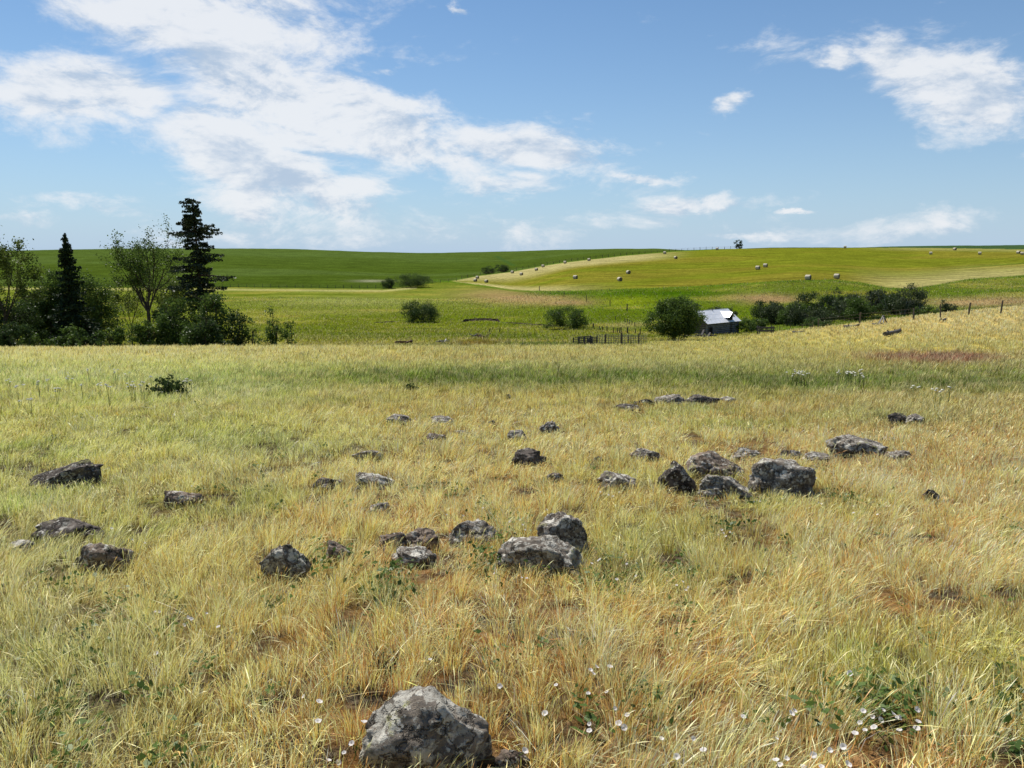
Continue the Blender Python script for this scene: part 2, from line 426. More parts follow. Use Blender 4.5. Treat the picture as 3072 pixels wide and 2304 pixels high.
    # rough dark line of weeds along the hay field edges
    edge = np.exp(-((v - hn - 2.5) / 2.6) ** 2) * (u > 1300) * (y > 150) * .8 + np.exp(-((v - hf) / 1.3) ** 2) * (u > 1350) * (u < 2250) * (y > 200) * .8
    edge = edge + np.exp(-((v - np.interp(u, [2700, 3072, 3400], [816, 789, 770])) / 2.0) ** 2) * sst(u, 2780, 2950) * (y > 150) * .7
    far = far + (lin((84, 112, 26)) - far) * np.clip(edge, 0, 1)[..., None]
    yb = np.interp(u, [-900, 900, 1500, 1750, 1950, 2150, 2400, 2700, 3072, 3500], [62, 62, 62, 72, 90, 112, 103, 96, 98, 100])
    wv = sst(y + (fbm(x * .2, y * .2, 77) - .5) * 8, yb - 3, yb + 3)[..., None]
    c = c * (1 - wv) + far * FARMUL * wv
    cls = np.where(wv[..., 0] > .5, np.maximum(cls, 1), 0)
    back = (y < 0)[..., None]
    c = np.where(back, lin((172, 150, 84)), c)
    return np.clip(c, 0, 1), cls, tq

# ------------------------------------------------------------------ materials
def mat(name):
    m = bpy.data.materials.new(name); m.use_nodes = True
    t = NT(m.node_tree); t.n.clear()
    o = t.new('ShaderNodeOutputMaterial'); return m, t, o
def principled(t, o, col, rough=.9, spec=.2, metal=0., normal=None):
    b = t.new('ShaderNodeBsdfPrincipled'); t.put(b.inputs['Base Color'], col)
    t.put(b.inputs['Roughness'], rough); b.inputs['Specular IOR Level'].default_value = spec; t.put(b.inputs['Metallic'], metal)
    if normal is not None: t.l.new(normal, b.inputs['Normal'])
    if o: t.l.new(b.outputs[0], o.inputs[0])
    return b
def bump(t, h, strength=.5, dist=.05):
    b = t.new('ShaderNodeBump'); b.inputs['Strength'].default_value = strength; b.inputs['Distance'].default_value = dist
    t.l.new(h, b.inputs['Height']); return b.outputs[0]

def ground_mat():
    m, t, o = mat('meadow_ground')
    att = t.new('ShaderNodeVertexColor', layer_name='Col')
    fa = t.new('ShaderNodeAttribute', attribute_name='zone')
    zs = t.new('ShaderNodeSeparateXYZ'); t.put(zs.inputs[0], fa.outputs['Vector'])
    near, hay, sw = zs.outputs
    pos = t.new('ShaderNodeNewGeometry').outputs['Position']
    f1 = t.noise(pos, .9, 8, .75); f2 = t.noise(t.vm('MULTIPLY', pos, (1, 1, 1)), .12, 5, .6)
    k = t.m('MULTIPLY', t.ramp(f1, .28, .72, .45, 1.5, False), t.ramp(f2, .3, .7, .82, 1.16, False))
    # mown swaths and drill rows
    st = t.m('SINE', t.m('ADD', t.m('MULTIPLY', sw, 1.0), t.m('MULTIPLY', f2, 3.0)))
    px_ = t.new('ShaderNodeSeparateXYZ'); t.put(px_.inputs[0], pos)
    cv = t.new('ShaderNodeCombineXYZ'); t.put(cv.inputs[0], t.m('MULTIPLY', px_.outputs[0], .035)); t.put(cv.inputs[1], t.m('MULTIPLY', sw, .42))
    sn = t.noise(cv.outputs[0], 1.0, 4, .62)
    kk = t.m('ADD', t.m('ADD', 1.0, t.m('MULTIPLY', t.m('MULTIPLY', st, hay), .07)), t.m('MULTIPLY', t.m('MULTIPLY', t.m('SUBTRACT', sn, .5), hay), 1.7))
    c = t.mix(1.0, att.outputs[0], t.m('MULTIPLY', k, kk), 'MULTIPLY')
    # soil and litter under the near grass
    s1 = t.noise(pos, 14, 6, .7)
    soil = t.mix(t.ramp(s1, .35, .68), (.030, .023, .017), (.23, .185, .125))
    c2 = t.mix(t.ramp(t.noise(pos, 3, 4, .6), .35, .65), soil, t.mix(.35, soil, att.outputs[0]))
    c = t.mix(near, c, c2)
    hh = t.noise(pos, 2.5, 8, .8)
    principled(t, o, c, .95, 0.0, normal=bump(t, hh, .9, .35))
    return m

def foliage_mat(name, col, var=.35, trans=.35, dark=(.5, .6, .5), rough=.6, attr=False):
    m, t, o = mat(name)
    if attr:
        base = t.new('ShaderNodeVertexColor', layer_name='Col').outputs[0]
    else:
        pos = t.new('ShaderNodeNewGeometry').outputs['Position']
        n = t.noise(pos, 1.3, 3, .6)
        base = t.mix(t.ramp(n, .3, .7), tuple(a * b for a, b in zip(col, dark)), tuple(min(1, a * (1 + var)) for a in col))
    d = t.new('ShaderNodeBsdfDiffuse'); t.put(d.inputs[0], base)
    tr = t.new('ShaderNodeBsdfTranslucent'); t.put(tr.inputs[0], base)
    mx = t.new('ShaderNodeMixShader'); mx.inputs[0].default_value = trans
    t.l.new(d.outputs[0], mx.inputs[1]); t.l.new(tr.outputs[0], mx.inputs[2])
    g = t.new('ShaderNodeBsdfGlossy'); g.inputs['Roughness'].default_value = .45; g.inputs['Color'].default_value = (1, 1, 1, 1)
    m2 = t.new('ShaderNodeMixShader'); m2.inputs[0].default_value = .015
    t.l.new(mx.outputs[0], m2.inputs[1]); t.l.new(g.outputs[0], m2.inputs[2])
    t.l.new(m2.outputs[0], o.inputs[0])
    return m

def bark_mat(name, a=(.06, .045, .035), b=(.16, .13, .10)):
    m, t, o = mat(name)
    pos = t.new('ShaderNodeTexCoord').outputs['Object']
    n = t.noise(t.vm('MULTIPLY', pos, (1, 1, .2)), 9, 5, .65)
    principled(t, o, t.mix(t.ramp(n, .35, .65), a, b), .95, .1, normal=bump(t, n, .6, .03))
    return m

def rock_mat(name, dark=(.095, .080, .064), mid=(.27, .23, .185), lich=(.58, .55, .48), amount=.62, moss=.2, yellow=.15):
    m, t, o = mat(name)
    tcd = t.new('ShaderNodeTexCoord').outputs['Object']
    oi = t.new('ShaderNodeObjectInfo')
    p = t.vm('ADD', tcd, t.vm('MULTIPLY', oi.outputs['Location'], (3.1, 3.7, 2.9)))
    n = t.noise(p, 9, 8, .7)
    c = t.mix(t.ramp(n, .3, .7), dark, mid)
    # crustose lichen: rounded pale blotches
    def blot(scale, th, edge=.05, dist=.08):
        v = t.new('ShaderNodeTexVoronoi', feature='F1'); v.inputs['Scale'].default_value = scale
        wv = t.vm('ADD', p, t.vm('MULTIPLY', t.noise(p, scale * 1.5, 4, .6, 0, 1), (dist, dist, dist)))
        t.put(v.inputs['Vector'], wv)
        sepc = t.new('ShaderNodeSeparateColor'); t.put(sepc.inputs[0], v.outputs['Color'])
        rr = t.m('MULTIPLY', sepc.outputs[0], th)
        return t.ramp(t.m('SUBTRACT', rr, v.outputs['Distance']), -edge, edge), sepc.outputs[1]
    b1, r1 = blot(13, .62 * (amount + .5)); b2, r2 = blot(34, .62 * (amount + .45), .06, .05)
    big = t.ramp(t.noise(p, 3.2, 3, .6), .5 - amount * .35, .62 - amount * .35)
    lm = t.m('MULTIPLY', t.m('MAXIMUM', b1, t.m('MULTIPLY', b2, .85)), t.m('MAXIMUM', big, .25))
    lm = t.m('MULTIPLY', lm, t.ramp(t.noise(p, 45, 4, .7), .32, .52))
    lc = t.mix(t.ramp(r1, .1, .9), tuple(x * .62 for x in lich), lich)
    c = t.mix(lm, c, lc)
    nrm = t.new('ShaderNodeNewGeometry').outputs['Normal']
    ns = t.new('ShaderNodeSeparateXYZ'); t.put(ns.inputs[0], nrm)
    up = t.ramp(ns.outputs[2], .1, .8)
    ym = t.m('MULTIPLY', t.m('MULTIPLY', t.ramp(t.noise(p, 5.5, 5, .65), .58, .66), up), yellow * 3, clamp=True)
    c = t.mix(ym, c, (.34, .34, .12))
    mm = t.m('MULTIPLY', t.ramp(t.noise(p, 7.5, 5, .65), .60, .68), moss * 3, clamp=True)
    c = t.mix(mm, c, (.055, .05, .02))
    ck = t.new('ShaderNodeTexVoronoi', feature='DISTANCE_TO_EDGE'); ck.inputs['Scale'].default_value = 5.5
    t.put(ck.inputs['Vector'], t.vm('ADD', p, t.vm('MULTIPLY', t.noise(p, 6, 5, .65, 0, 1), (.35, .35, .35))))
    crack = t.ramp(ck.outputs['Distance'], 0.0, .045, 1.0, 0.0)
    c = t.mix(t.m('MULTIPLY', crack, .7), c, (.02, .017, .014))
    hb = t.m('SUBTRACT', t.m('ADD', t.noise(p, 22, 8, .75), t.m('MULTIPLY', lm, .15)), t.m('MULTIPLY', crack, .5))
    principled(t, o, c, .92, .15, normal=bump(t, hb, 1.0, .02))
    return m

def wood_mat(name, a, b, axis=0, scale=1.0, rough=.85):
    m, t, o = mat(name)
    p = t.new('ShaderNodeTexCoord').outputs['Object']
    st = [6, 6, 6]; st[axis] = .5
    n = t.noise(t.vm('MULTIPLY', p, tuple(x * scale for x in st)), 3, 6, .7)
    n2 = t.noise(p, 1.3 * scale, 3, .6)
    c = t.mix(t.ramp(n, .3, .7), a, b)
    c = t.mix(t.ramp(n2, .45, .7, 0, .5), c, tuple(x * .55 for x in a))
    principled(t, o, c, rough, .2, normal=bump(t, n, .5, .02))
    return m

M = {}
M['ground'] = ground_mat()
M['grass'] = foliage_mat('grass_blades', (1, 1, 1), trans=.28, attr=True)
M['rock'] = rock_mat('basalt_lichen')
M['rock_pale'] = rock_mat('basalt_pale_lichen', amount=.72, lich=(.58, .55, .47), yellow=.3)
M['rock_dark'] = rock_mat('basalt_dark', dark=(.028, .024, .021), mid=(.15, .125, .105), amount=.28, moss=.3)
M['rock_brown'] = rock_mat('basalt_brown', dark=(.085, .063, .048), mid=(.29, .225, .17), amount=.4)
M['bark'] = bark_mat('grey_bark', (.035, .027, .022), (.10, .08, .065)); M['bark_dark'] = bark_mat('dark_bark', (.025, .02, .016), (.07, .055, .045))
M['twig_pale'] = bark_mat('dead_wood', (.16, .14, .12), (.34, .31, .28))
M['conifer'] = foliage_mat('conifer_needles', (.030, .050, .022), trans=.12)
M['conifer2'] = foliage_mat('conifer_needles_brown', (.034, .048, .026), trans=.12)
M['leaf'] = foliage_mat('leaves', (.082, .125, .024), trans=.36)
M['leaf_yellow'] = foliage_mat('leaves_yellow_green', (.10, .13, .025), trans=.38)
M['leaf_dark'] = foliage_mat('leaves_dark', (.046, .074, .020), trans=.3)
M['leaf_grey'] = foliage_mat('leaves_grey_green', (.062, .080, .034), trans=.3)
M['leaf_light'] = foliage_mat('leaves_light', (.11, .16, .045), trans=.3)
M['old_wood'] = wood_mat('weathered_wood', (.05, .045, .042), (.13, .12, .11), 0)
M['post'] = wood_mat('weathered_post', (.05, .043, .037), (.14, .12, .10), 2)

# ------------------------------------------------------------------ ground sheet
azs = np.concatenate([np.linspace(-180, -48, 45)[:-1], np.linspace(-48, 48, 1000), np.linspace(48, 180, 45)[1:]])
rs = np.concatenate([np.geomspace(.35, 60, 190)[:-1], np.geomspace(60, 900, 300)[:-1], np.geomspace(900, 5200, 24)])
AZ, RR = np.meshgrid(np.radians(azs), rs)
gx, gy = RR * np.sin(AZ), RR * np.cos(AZ)
gz = Hrel(gx, gy)
gc, gcls, gt = land_colour(gx, gy, gz)
nr, na = gx.shape
verts = np.stack([gx, gy, gz + EYE], -1).reshape(-1, 3)
i = np.arange(nr - 1)[:, None] * na + np.arange(na - 1)[None, :]
quads = np.stack([i, i + 1, i + na + 1, i + na], -1).reshape(-1, 4)[:, ::-1]
cen = len(verts); verts = np.vstack([verts, [[0, 0, H(0, 0.001)]]])
k = np.arange(na - 1); tris = np.stack([np.full(na - 1, cen), k + 1, k], -1)
gcol = np.vstack([gc.reshape(-1, 3), [[.1, .08, .05]]])
me = arr_mesh('ground', verts, quads, tris, gcol, smooth=True)
za = me.attributes.new('zone', 'FLOAT_VECTOR', 'POINT')
zv = np.zeros((len(verts), 3), np.float32)
gr = np.hypot(gx, gy)
zv[:-1, 0] = (1 - sst(gr, 8, 34)).reshape(-1) * (gcls == 0).reshape(-1)
zv[:-1, 1] = np.where(gcls == 2, 1.0, np.where(gcls == 3, .45, 0)).reshape(-1)
gu, _ = uv_of(gx, gy, gz)
yn = np.interp(gu, [1370, 1530, 1720, 2150, 2350, 2700, 3072], [390, 290, 205, 190, 185, 188, 205])
zv[:-1, 2] = np.where(gcls == 2, 2 * np.pi * (gy - yn) / 9.0, 2 * np.pi * (gy + .25 * gx) / 22.0).reshape(-1)
zv[-1] = (1, 0, 0)
za.data.foreach_set('vector', zv.ravel())
ground = link('ground', me, M['ground']); tag(ground, kind='structure')

# ------------------------------------------------------------------ rocks
def snoise(p, s): return mnoise.noise(Vector(p) * s)
def make_rock_mesh(seed, w_, d_, h_, skew=0., cuts=9, rough=1., top=None):
    import bmesh
    rr = random.Random(seed); bm = bmesh.new()
    bmesh.ops.create_icosphere(bm, subdivisions=5, radius=1)
    off = Vector((rr.uniform(-50, 50), rr.uniform(-50, 50), rr.uniform(-50, 50)))
    pl = []
    for _ in range(cuts):
        n = Vector((rr.gauss(0, 1), rr.gauss(0, 1), rr.gauss(.2, .8))).normalized(); pl.append((n, rr.uniform(.66, .95)))
    for v in bm.verts:
        p = v.co.copy(); q = p / (abs(p.x) ** 2.8 + abs(p.y) ** 2.8 + abs(p.z) ** 2.8) ** (1 / 2.8)
        for n, dd in pl:
            e = q.dot(n) - dd
            if e > 0: q -= n * e * .93
        k = 1 + .20 * rough * mnoise.noise(q * 1.7 + off) + .10 * rough * mnoise.noise(q * 4.1 + off) + .05 * rough * mnoise.noise(q * 9 + off)
        k -= .05 * rough * max(0, 1 - abs(mnoise.noise(q * 2.6 - off)) * 9)
        k += .018 * rough * mnoise.noise(q * 21 + off)
        q = q * k
        if skew: q.z += skew * q.x * (1 if q.z > -.2 else .2)
        q.z += .35
        v.co = Vector((q.x * w_ / 2, q.y * d_ / 2, q.z * h_))
    xs = [v.co.x for v in bm.verts]; zs = [v.co.z for v in bm.verts]
    sx = w_ / (max(xs) - min(xs)); sz = h_ / max(zs); mx = (max(xs) + min(xs)) / 2
    for v in bm.verts: v.co.x = (v.co.x - mx) * sx; v.co.z *= sz
    me = bpy.data.meshes.new('rock'); bm.to_mesh(me); bm.free()
    me.polygons.foreach_set('use_smooth', [True] * len(me.polygons)); me.update()
    return me

FOOT = []   # footprints that keep the grass away
ROCKS = [  # u0, v0, u1, v1, material, skew, label
    (1085, 2062, 1480, 2420, 'rock_pale', .22, 'largest foreground boulder, grey basalt mottled with pale lichen, cut off by the bottom edge'),
    (1480, 2255, 1592, 2350, 'rock_brown', 0, 'small brown stone tucked against the right side of the largest foreground boulder'),
    (88, 1383, 300, 1478, 'rock_dark', .9, 'dark slab of rock at far left, low on its left and rising to a point'),
    (118, 1555, 302, 1632, 'rock_dark', 0, 'low rounded dark rock at left, behind a squarer grey one'),
    (222, 1618, 396, 1738, 'rock_brown', 0, 'squarish grey brown rock at left with a dark shaded right side'),
    (20, 1622, 100, 1650, 'rock_pale', 0, 'flat bleached stone lying in the grass by the left edge'),
    (495, 1470, 612, 1530, 'rock_brown', 0, 'half buried brownish rock with white flowers beside it, left of centre'),
    (790, 1630, 932, 1762, 'rock_pale', .05, 'rounded crusty pale grey boulder standing alone left of the centre row'),
    (943, 1432, 1027, 1482, 'rock_dark', 0, 'small dark rough rock in tan grass left of centre'),
    (975, 1622, 1060, 1708, 'rock_brown', -.15, 'reddish brown angular rock between the crusty pale boulder and the centre row'),
    (1137, 1598, 1225, 1658, 'rock_brown', 0, 'brown stone at the left end of the centre row'),
    (1222, 1588, 1325, 1662, 'rock_brown', 0, 'greyish brown rock second from left in the back of the centre row'),
    (1172, 1642, 1310, 1712, 'rock_pale', 0, 'low lichen covered rock in front of two brown stones in the centre row'),
    (1348, 1556, 1497, 1650, 'rock', 0, 'rounded rock with smooth grey green patches and a brown mossy top'),
    (1488, 1608, 1747, 1738, 'rock_pale', -.05, 'wide low boulder spotted with white lichen, front of the centre pair'),
    (1612, 1540, 1764, 1680, 'rock', 0, 'tall rounded boulder with yellow lichen on top, behind the wide spotted one'),
    (1158, 1242, 1232, 1280, 'rock', 0, 'low grey rock, leftmost of the distant scattered stones above centre'),
    (1284, 1247, 1364, 1278, 'rock', 0, 'low flat grey rock, second of the distant scattered stones'),
    (1282, 1300, 1336, 1332, 'rock_brown', 0, 'small brown stone below the low flat grey rock'),
    (1370, 1290, 1416, 1310, 'rock_pale', 0, 'thin pale stone barely showing right of the small brown stone'),
    (1461, 1259, 1485, 1284, 'rock_brown', 0, 'tiny round brown stone in the upper middle meadow'),
    (1523, 1290, 1582, 1334, 'rock_pale', 0, 'pale weathered rock in grass directly behind the round black boulder'),
    (1618, 1264, 1677, 1310, 'rock', 0, 'grey rock up and right of the round black boulder'),
    (1060, 1348, 1152, 1388, 'rock', 0, 'wide low grey rock in tan grass above the pale whale backed stone'),
    (1532, 1347, 1637, 1412, 'rock_dark', 0, 'round black boulder alone in the middle of the meadow'),
    (1640, 1418, 1690, 1452, 'rock_brown', 0, 'small tan brown stone just right below the round black boulder'),
    (1066, 1418, 1180, 1476, 'rock_pale', -.3, 'pale whale backed stone sloping down to the right, left of centre'),
    (1793, 1413, 1908, 1486, 'rock_pale', 0, 'bleached beige rock with dark left side and flowers in front'),
    (1890, 1345, 1977, 1388, 'rock', -.2, 'grey sloping rock behind the left end of the big cluster'),
    (1778, 1370, 1812, 1398, 'rock_dark', 0, 'small black stone behind the bleached beige rock'),
    (1108, 1508, 1170, 1552, 'rock_pale', 0, 'small light stone nearly hidden by grass above the centre row'),
    (1980, 1382, 2098, 1492, 'rock_dark', -.35, 'dark streaked rock tilting down to the right, left end of the big cluster'),
    (2058, 1356, 2232, 1440, 'rock_brown', -.1, 'highest brown boulder with a shaded hollow, back of the big cluster'),
    (2092, 1420, 2248, 1502, 'rock_pale', -.15, 'white blotched slab leaning at the front of the big cluster'),
    (2243, 1370, 2444, 1502, 'rock', -.2, 'biggest broken boulder with orange and yellow lichen, right end of the cluster'),
    (2198, 1343, 2278, 1384, 'rock', 0, 'grey stone in the grass behind the big cluster'),
    (2340, 1350, 2404, 1382, 'rock_dark', 0, 'black stone behind the biggest broken boulder'),
    (2410, 1356, 2492, 1392, 'rock', 0, 'pale grey low stone left of the long whale shaped rock'),
    (2488, 1305, 2660, 1382, 'rock_pale', -.12, 'long whale shaped pale grey rock at right'),
    (2518, 1352, 2556, 1372, 'rock', 0, 'small chunk under the left end of the long whale shaped rock'),
    (2655, 1350, 2732, 1390, 'rock', 0, 'dark grey rock touching the right end of the long whale shaped rock'),
    (2664, 1236, 2715, 1278, 'rock_dark', 0, 'dark upright rock, left one of a pair high on the right'),
    (2712, 1240, 2772, 1276, 'rock', 0, 'grey rounded rock, right one of a pair high on the right'),
    (2640, 1310, 2700, 1330, 'rock', 0, 'thin dark stone strip in grass right of the whale shaped rock top'),
    (1964, 1183, 2062, 1220, 'rock', 0, 'dark grey hump, left end of the low outcrop by the green band'),
    (2055, 1185, 2152, 1220, 'rock_dark', 0, 'black jagged rock in the middle of the low outcrop by the green band'),
    (2150, 1190, 2207, 1212, 'rock_pale', 0, 'pale flat rock, right end of the low outcrop by the green band'),
    (1840, 1212, 1920, 1236, 'rock_dark', 0, 'thin black ledge in front left of the low outcrop'),
    (1902, 1196, 1966, 1218, 'rock_dark', 0, 'small dark stone joining the thin ledge to the low outcrop'),
    (1518, 1182, 1534, 1198, 'rock_dark', 0, 'tiny black stone alone near the green band'),
    (2755, 1466, 2812, 1516, 'rock_dark', .2, 'small black rock half sunk in tall tan grass at far right'),
]
for n_, (u0, v0, u1, v1, mk, skew, lab) in enumerate(ROCKS):
    b = hit((u0 + u1) / 2, v1 - (v1 - v0) * .10)
    if v1 > 2304: b = hit((u0 + u1) / 2, 2330)
    wid = (u1 - u0) / F * b.y * 1.0
    dep = wid * rnd.uniform(.65, .85)
    c = Vector((b.x, b.y + dep * .38, 0)); c.x *= c.y / b.y; c.z = H(c.x, c.y)
    # height so that the top shows at v0
    ztop = EYE + c.y * zr(v0)
    h = max(ztop - c.z, .05)
    if v1 > 2304: wid *= 1.02; h *= .98
    me = make_rock_mesh(100 + n_, wid * 1.12, dep, h, skew, cuts=rnd.randint(8, 14))
    o = link('rock', me, M[mk], loc=c, rot=(0, 0, rnd.uniform(-.12, .12)))
    tag(o, lab, 'rock', 'basalt rocks scattered in the meadow')
    FOOT.append((c.x, c.y, wid * .46, dep * .42))

# ------------------------------------------------------------------ grass blades
def grass_blades():
    Y = np.geomspace(1.7, 235, 400); dY = np.gradient(Y)
    hgt = np.interp(Y, [2, 8, 20, 35, 60, 100, 235], [.128, .125, .155, .21, .23, .25, .30])
    wid = np.maximum(.0022, .00040 * Y + .0005)
    L = np.interp(Y, [2, 5, 10, 20, 40, 60, 90, 150, 235], [3.2, 2.6, 1.8, 1.1, .75, .55, .22, .12, .08])
    dens = L / (hgt * wid) * .68 * np.interp(Y, [2, 8, 16], [.80, .90, 1])
    num = dens * (1.46 * Y + 1.2) * dY
    N = int(num.sum()); print('blades', N)
    cdf = np.cumsum(num); cdf /= cdf[-1]
    y = np.interp(npr.random(N), cdf, Y)
    x = (npr.random(N) * 2 - 1) * (.73 * y + .6)
    # clumps
    cs = np.interp(y, [2, 10, 40, 100], [.17, .24, .5, 1.0]) * (1 + .0 * y)
    gx_ = np.floor(x / cs); gy_ = np.floor(y / cs)
    cx = (gx_ + .15 + .7 * _h(gx_, gy_, 5)) * cs; cy = (gy_ + .15 + .7 * _h(gx_, gy_, 6)) * cs
    pull = np.where(npr.random(N) < .75, npr.random(N) * .72, 0)
    x0 = x; y0 = y
    x = x + (cx - x) * pull; y = y + (cy - y) * pull
    out = np.stack([x - cx, y - cy], -1) / cs[:, None]
    z = Hrel(x, y)
    col, cls, _ = land_colour(x, y, z)
    clr = _h(gx_, gy_, 7); clr2 = _h(gx_, gy_, 8)
    dn = fbm(x * 1.7, y * 1.7, 111, 4)      # density and height variation
    dn2 = fbm(x * .5, y * .5, 113, 3)
    keep = (npr.random(N) < .35 + 1.5 * sst(dn * .6 + dn2 * .4, .32, .55)) & (cls != 2) & (cls != 3)
    keep &= (y > 75) | (clr > .09)
    for (fx, fy, a, b) in FOOT:
        keep &= ((x - fx) / a) ** 2 + ((y - fy) / b) ** 2 > 1
    x, y, z, col, clr, clr2, dn, dn2, out = [q[keep] for q in (x, y, z, col, clr, clr2, dn, dn2, out)]
    N = len(x); print('kept', N)
    h = np.interp(y, [2, 8, 20, 35, 60, 100, 235], [.128, .125, .155, .21, .23, .25, .30])
    h = h * (.45 + .9 * npr.random(N)) * (.6 + .8 * dn) * (.75 + .5 * clr)
    # shorter in front of and around rocks
    for (fx, fy, a, b) in FOOT:
        dd = np.hypot((x - fx) / (a + .10), (y - fy + b * .6 + .1) / (b + .40))
        h *= .74 + .26 * sst(dd, .7, 1.25)
    stem = (npr.random(N) < .22)
    h = np.where(stem, h * 1.25, h)
    wd = np.maximum(.0022, .00040 * y + .0005) * (.6 + .8 * npr.random(N))
    # lean: outward from the clump, plus a wandering wind direction
    th = fbm(x * .6, y * .6, 117, 3) * 2 * np.pi * 1.6
    lw = (.25 + .6 * fbm(x * .9 + 5, y * .9, 119, 3))
    lean = out * .85 + np.stack([np.cos(th) * .35 + .30, np.sin(th) * .35 + .1], -1) * lw[:, None] + npr.normal(0, .22, (N, 2))
    flatm = npr.random(N) < (.10 + .35 * sst(fbm(x * 2.1, y * 2.1, 131, 3), .5, .7)) * (1 - sst(y, 16, 34))
    lean = np.where(flatm[:, None], lean * 2.0 + npr.normal(0, 1.0, (N, 2)), lean)
    h = np.where(flatm, h * .8, h)
    far = sst(y, 15, 60)
    lean *= (1 - .35 * far)[:, None]
    ang = npr.normal(0, .75, N) + np.arctan2(x, y) * -1
    wx = np.cos(ang); wy = np.sin(ang)
    # colours: each blade varies around what grows there
    b = np.exp(npr.normal(0, .50, N)) * 1.86 * (.72 + .56 * clr2)
    grey = col.mean(1)[:, None]
    col = (col * .93 + grey * .07) * b[:, None]
    q = npr.random(N)
    gn = np.clip((col[:, 1] - col[:, 0]) / np.maximum(col[:, 1], .01) * 5, 0, 1)
    pale = q < (.22 + .10 * (1 - sst(y, 6, 14))) * (1 - .7 * gn)
    col = np.where(pale[:, None], col * .45 + lin((244, 222, 168)) * .85, col)
    dk = (q > .32) & (q < .46)
    col = np.where(dk[:, None], col * .22 + lin((84, 62, 38)) * .55, col)
    gr_ = (q > .46) & (q < .57)
    col = np.where(gr_[:, None], col * .45 + lin((112, 124, 52)) * .5, col)
    hue = npr.normal(0, .09, N)
    col[:, 0] *= 1 + hue; col[:, 1] *= 1 - .1 * hue
    col = np.clip(col, .01, .88)
    zz = z + EYE - .01
    def ring(t, wt):
        bx = x + lean[:, 0] * h * (t ** 1.9) * .8; by = y + lean[:, 1] * h * (t ** 1.9) * .8
        ll = np.hypot(lean[:, 0], lean[:, 1])
        bz = zz + h * (t - .22 * np.minimum(ll, 1.6) * t ** 2.4)
        wv = wd * wt * .5
        return (np.stack([bx - wx * wv, by - wy * wv, bz], -1), np.stack([bx + wx * wv, by + wy * wv, bz], -1))
    tt = [0, .38, .72, .88, 1.0]
    w_leaf = [.9, 1.0, .7, .4, 0]; w_stem = [.45, .42, .5, 1.7, 0]
    near = y < 14
    def build(sel, ts, wl, ws):
        rings = []
        for t_, a_, s_ in zip(ts[:-1], wl, ws):
            l, r = ring(t_, np.where(stem, s_, a_)); rings += [l[sel], r[sel]]
        tip = ring(1.0, 0.)[0][sel]
        n = len(tip); k = len(rings)
        V = np.empty((n, k + 1, 3), np.float32)
        for q, a in enumerate(rings): V[:, q] = a
        V[:, k] = tip
        C = np.repeat(col[sel][:, None, :], k + 1, 1)
        hd = (stem[sel] & (npr.random(n) < .8))[:, None]
        cream = np.clip(col[sel] * .55 + lin((232, 214, 160)) * .5, 0, .9)
        for q in range(max(2, k - 2), k + 1): C[:, q] = np.where(hd, cream, C[:, q])
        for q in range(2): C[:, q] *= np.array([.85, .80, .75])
        base = np.arange(n)[:, None] * (k + 1)
        Q = [base + np.array([2 * j, 2 * j + 1, 2 * j + 3, 2 * j + 2]) for j in range(k // 2 - 1)]
        T = base + np.array([k - 2, k - 1, k])
        return V.reshape(-1, 3), C.reshape(-1, 3), np.concatenate(Q), T
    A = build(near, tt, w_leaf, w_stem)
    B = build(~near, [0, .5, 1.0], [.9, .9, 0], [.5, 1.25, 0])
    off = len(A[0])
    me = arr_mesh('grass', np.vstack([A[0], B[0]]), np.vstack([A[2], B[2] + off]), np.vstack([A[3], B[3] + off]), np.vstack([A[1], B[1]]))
    o = link('grass', me, M['grass']); tag(o, kind='stuff', label='dry golden and green meadow grass covering the sloping ground', cat='grass')
grass_blades()

# ------------------------------------------------------------------ foliage builders
def leaf_quads(P, size, up=.3, elong=1.5, gen=npr):
    """randomly turned small leaves (kite shaped quads) at the points P"""
    n = len(P); N = gen.normal(0, 1, (n, 3)); N[:, 2] += up; N /= np.linalg.norm(N, axis=1)[:, None]
    T = np.cross(N, gen.normal(0, 1, (n, 3))); T /= np.linalg.norm(T, axis=1)[:, None] + 1e-9
    B = np.cross(N, T); s = (size * (.6 + .8 * gen.random(n)))[:, None]
    V = np.stack([P - T * s * elong * .5, P + B * s * .5 + N * s * .1, P + T * s * elong * .5, P - B * s * .5 + N * s * .1], 1)
    return V.reshape(-1, 3), np.arange(n * 4).reshape(-1, 4)

def blob_points(blobs, n, clumps, gen, spread=.17, hollow=.55):
    """points in leafy clumps spread over the outer part of some ellipsoids (cx,cy,cz,rx,ry,rz)"""
    bl = np.array(blobs, float); wgt = (bl[:, 3] * bl[:, 5]); wgt /= wgt.sum()
    k = gen.choice(len(bl), clumps, p=wgt)
    d = gen.normal(0, 1, (clumps, 3)); d /= np.linalg.norm(d, axis=1)[:, None]
    rad = hollow + (1.02 - hollow) * gen.random(clumps) ** .6
    C = bl[k, :3] + d * bl[k, 3:] * rad[:, None]
    sc = bl[k, 3:].mean(1) * spread * (.6 + .9 * gen.random(clumps))
    wt = sc ** 2; wt /= wt.sum(); j = gen.choice(clumps, n, p=wt)
    return C[j] + gen.normal(0, 1, (n, 3)) * sc[j][:, None] * np.array([1, 1, .8])

def crown_mesh(blobs, n, size, clumps=60, seed=0, spread=.17, hollow=.5, zmin=0.02):
    gen = np.random.default_rng(seed)
    P = blob_points(blobs, n, clumps, gen, spread, hollow); P[:, 2] = np.maximum(P[:, 2], zmin * gen.random(len(P)) * 3)
    V, Q = leaf_quads(P, size, gen=gen)
    return arr_mesh('crown', V, Q)

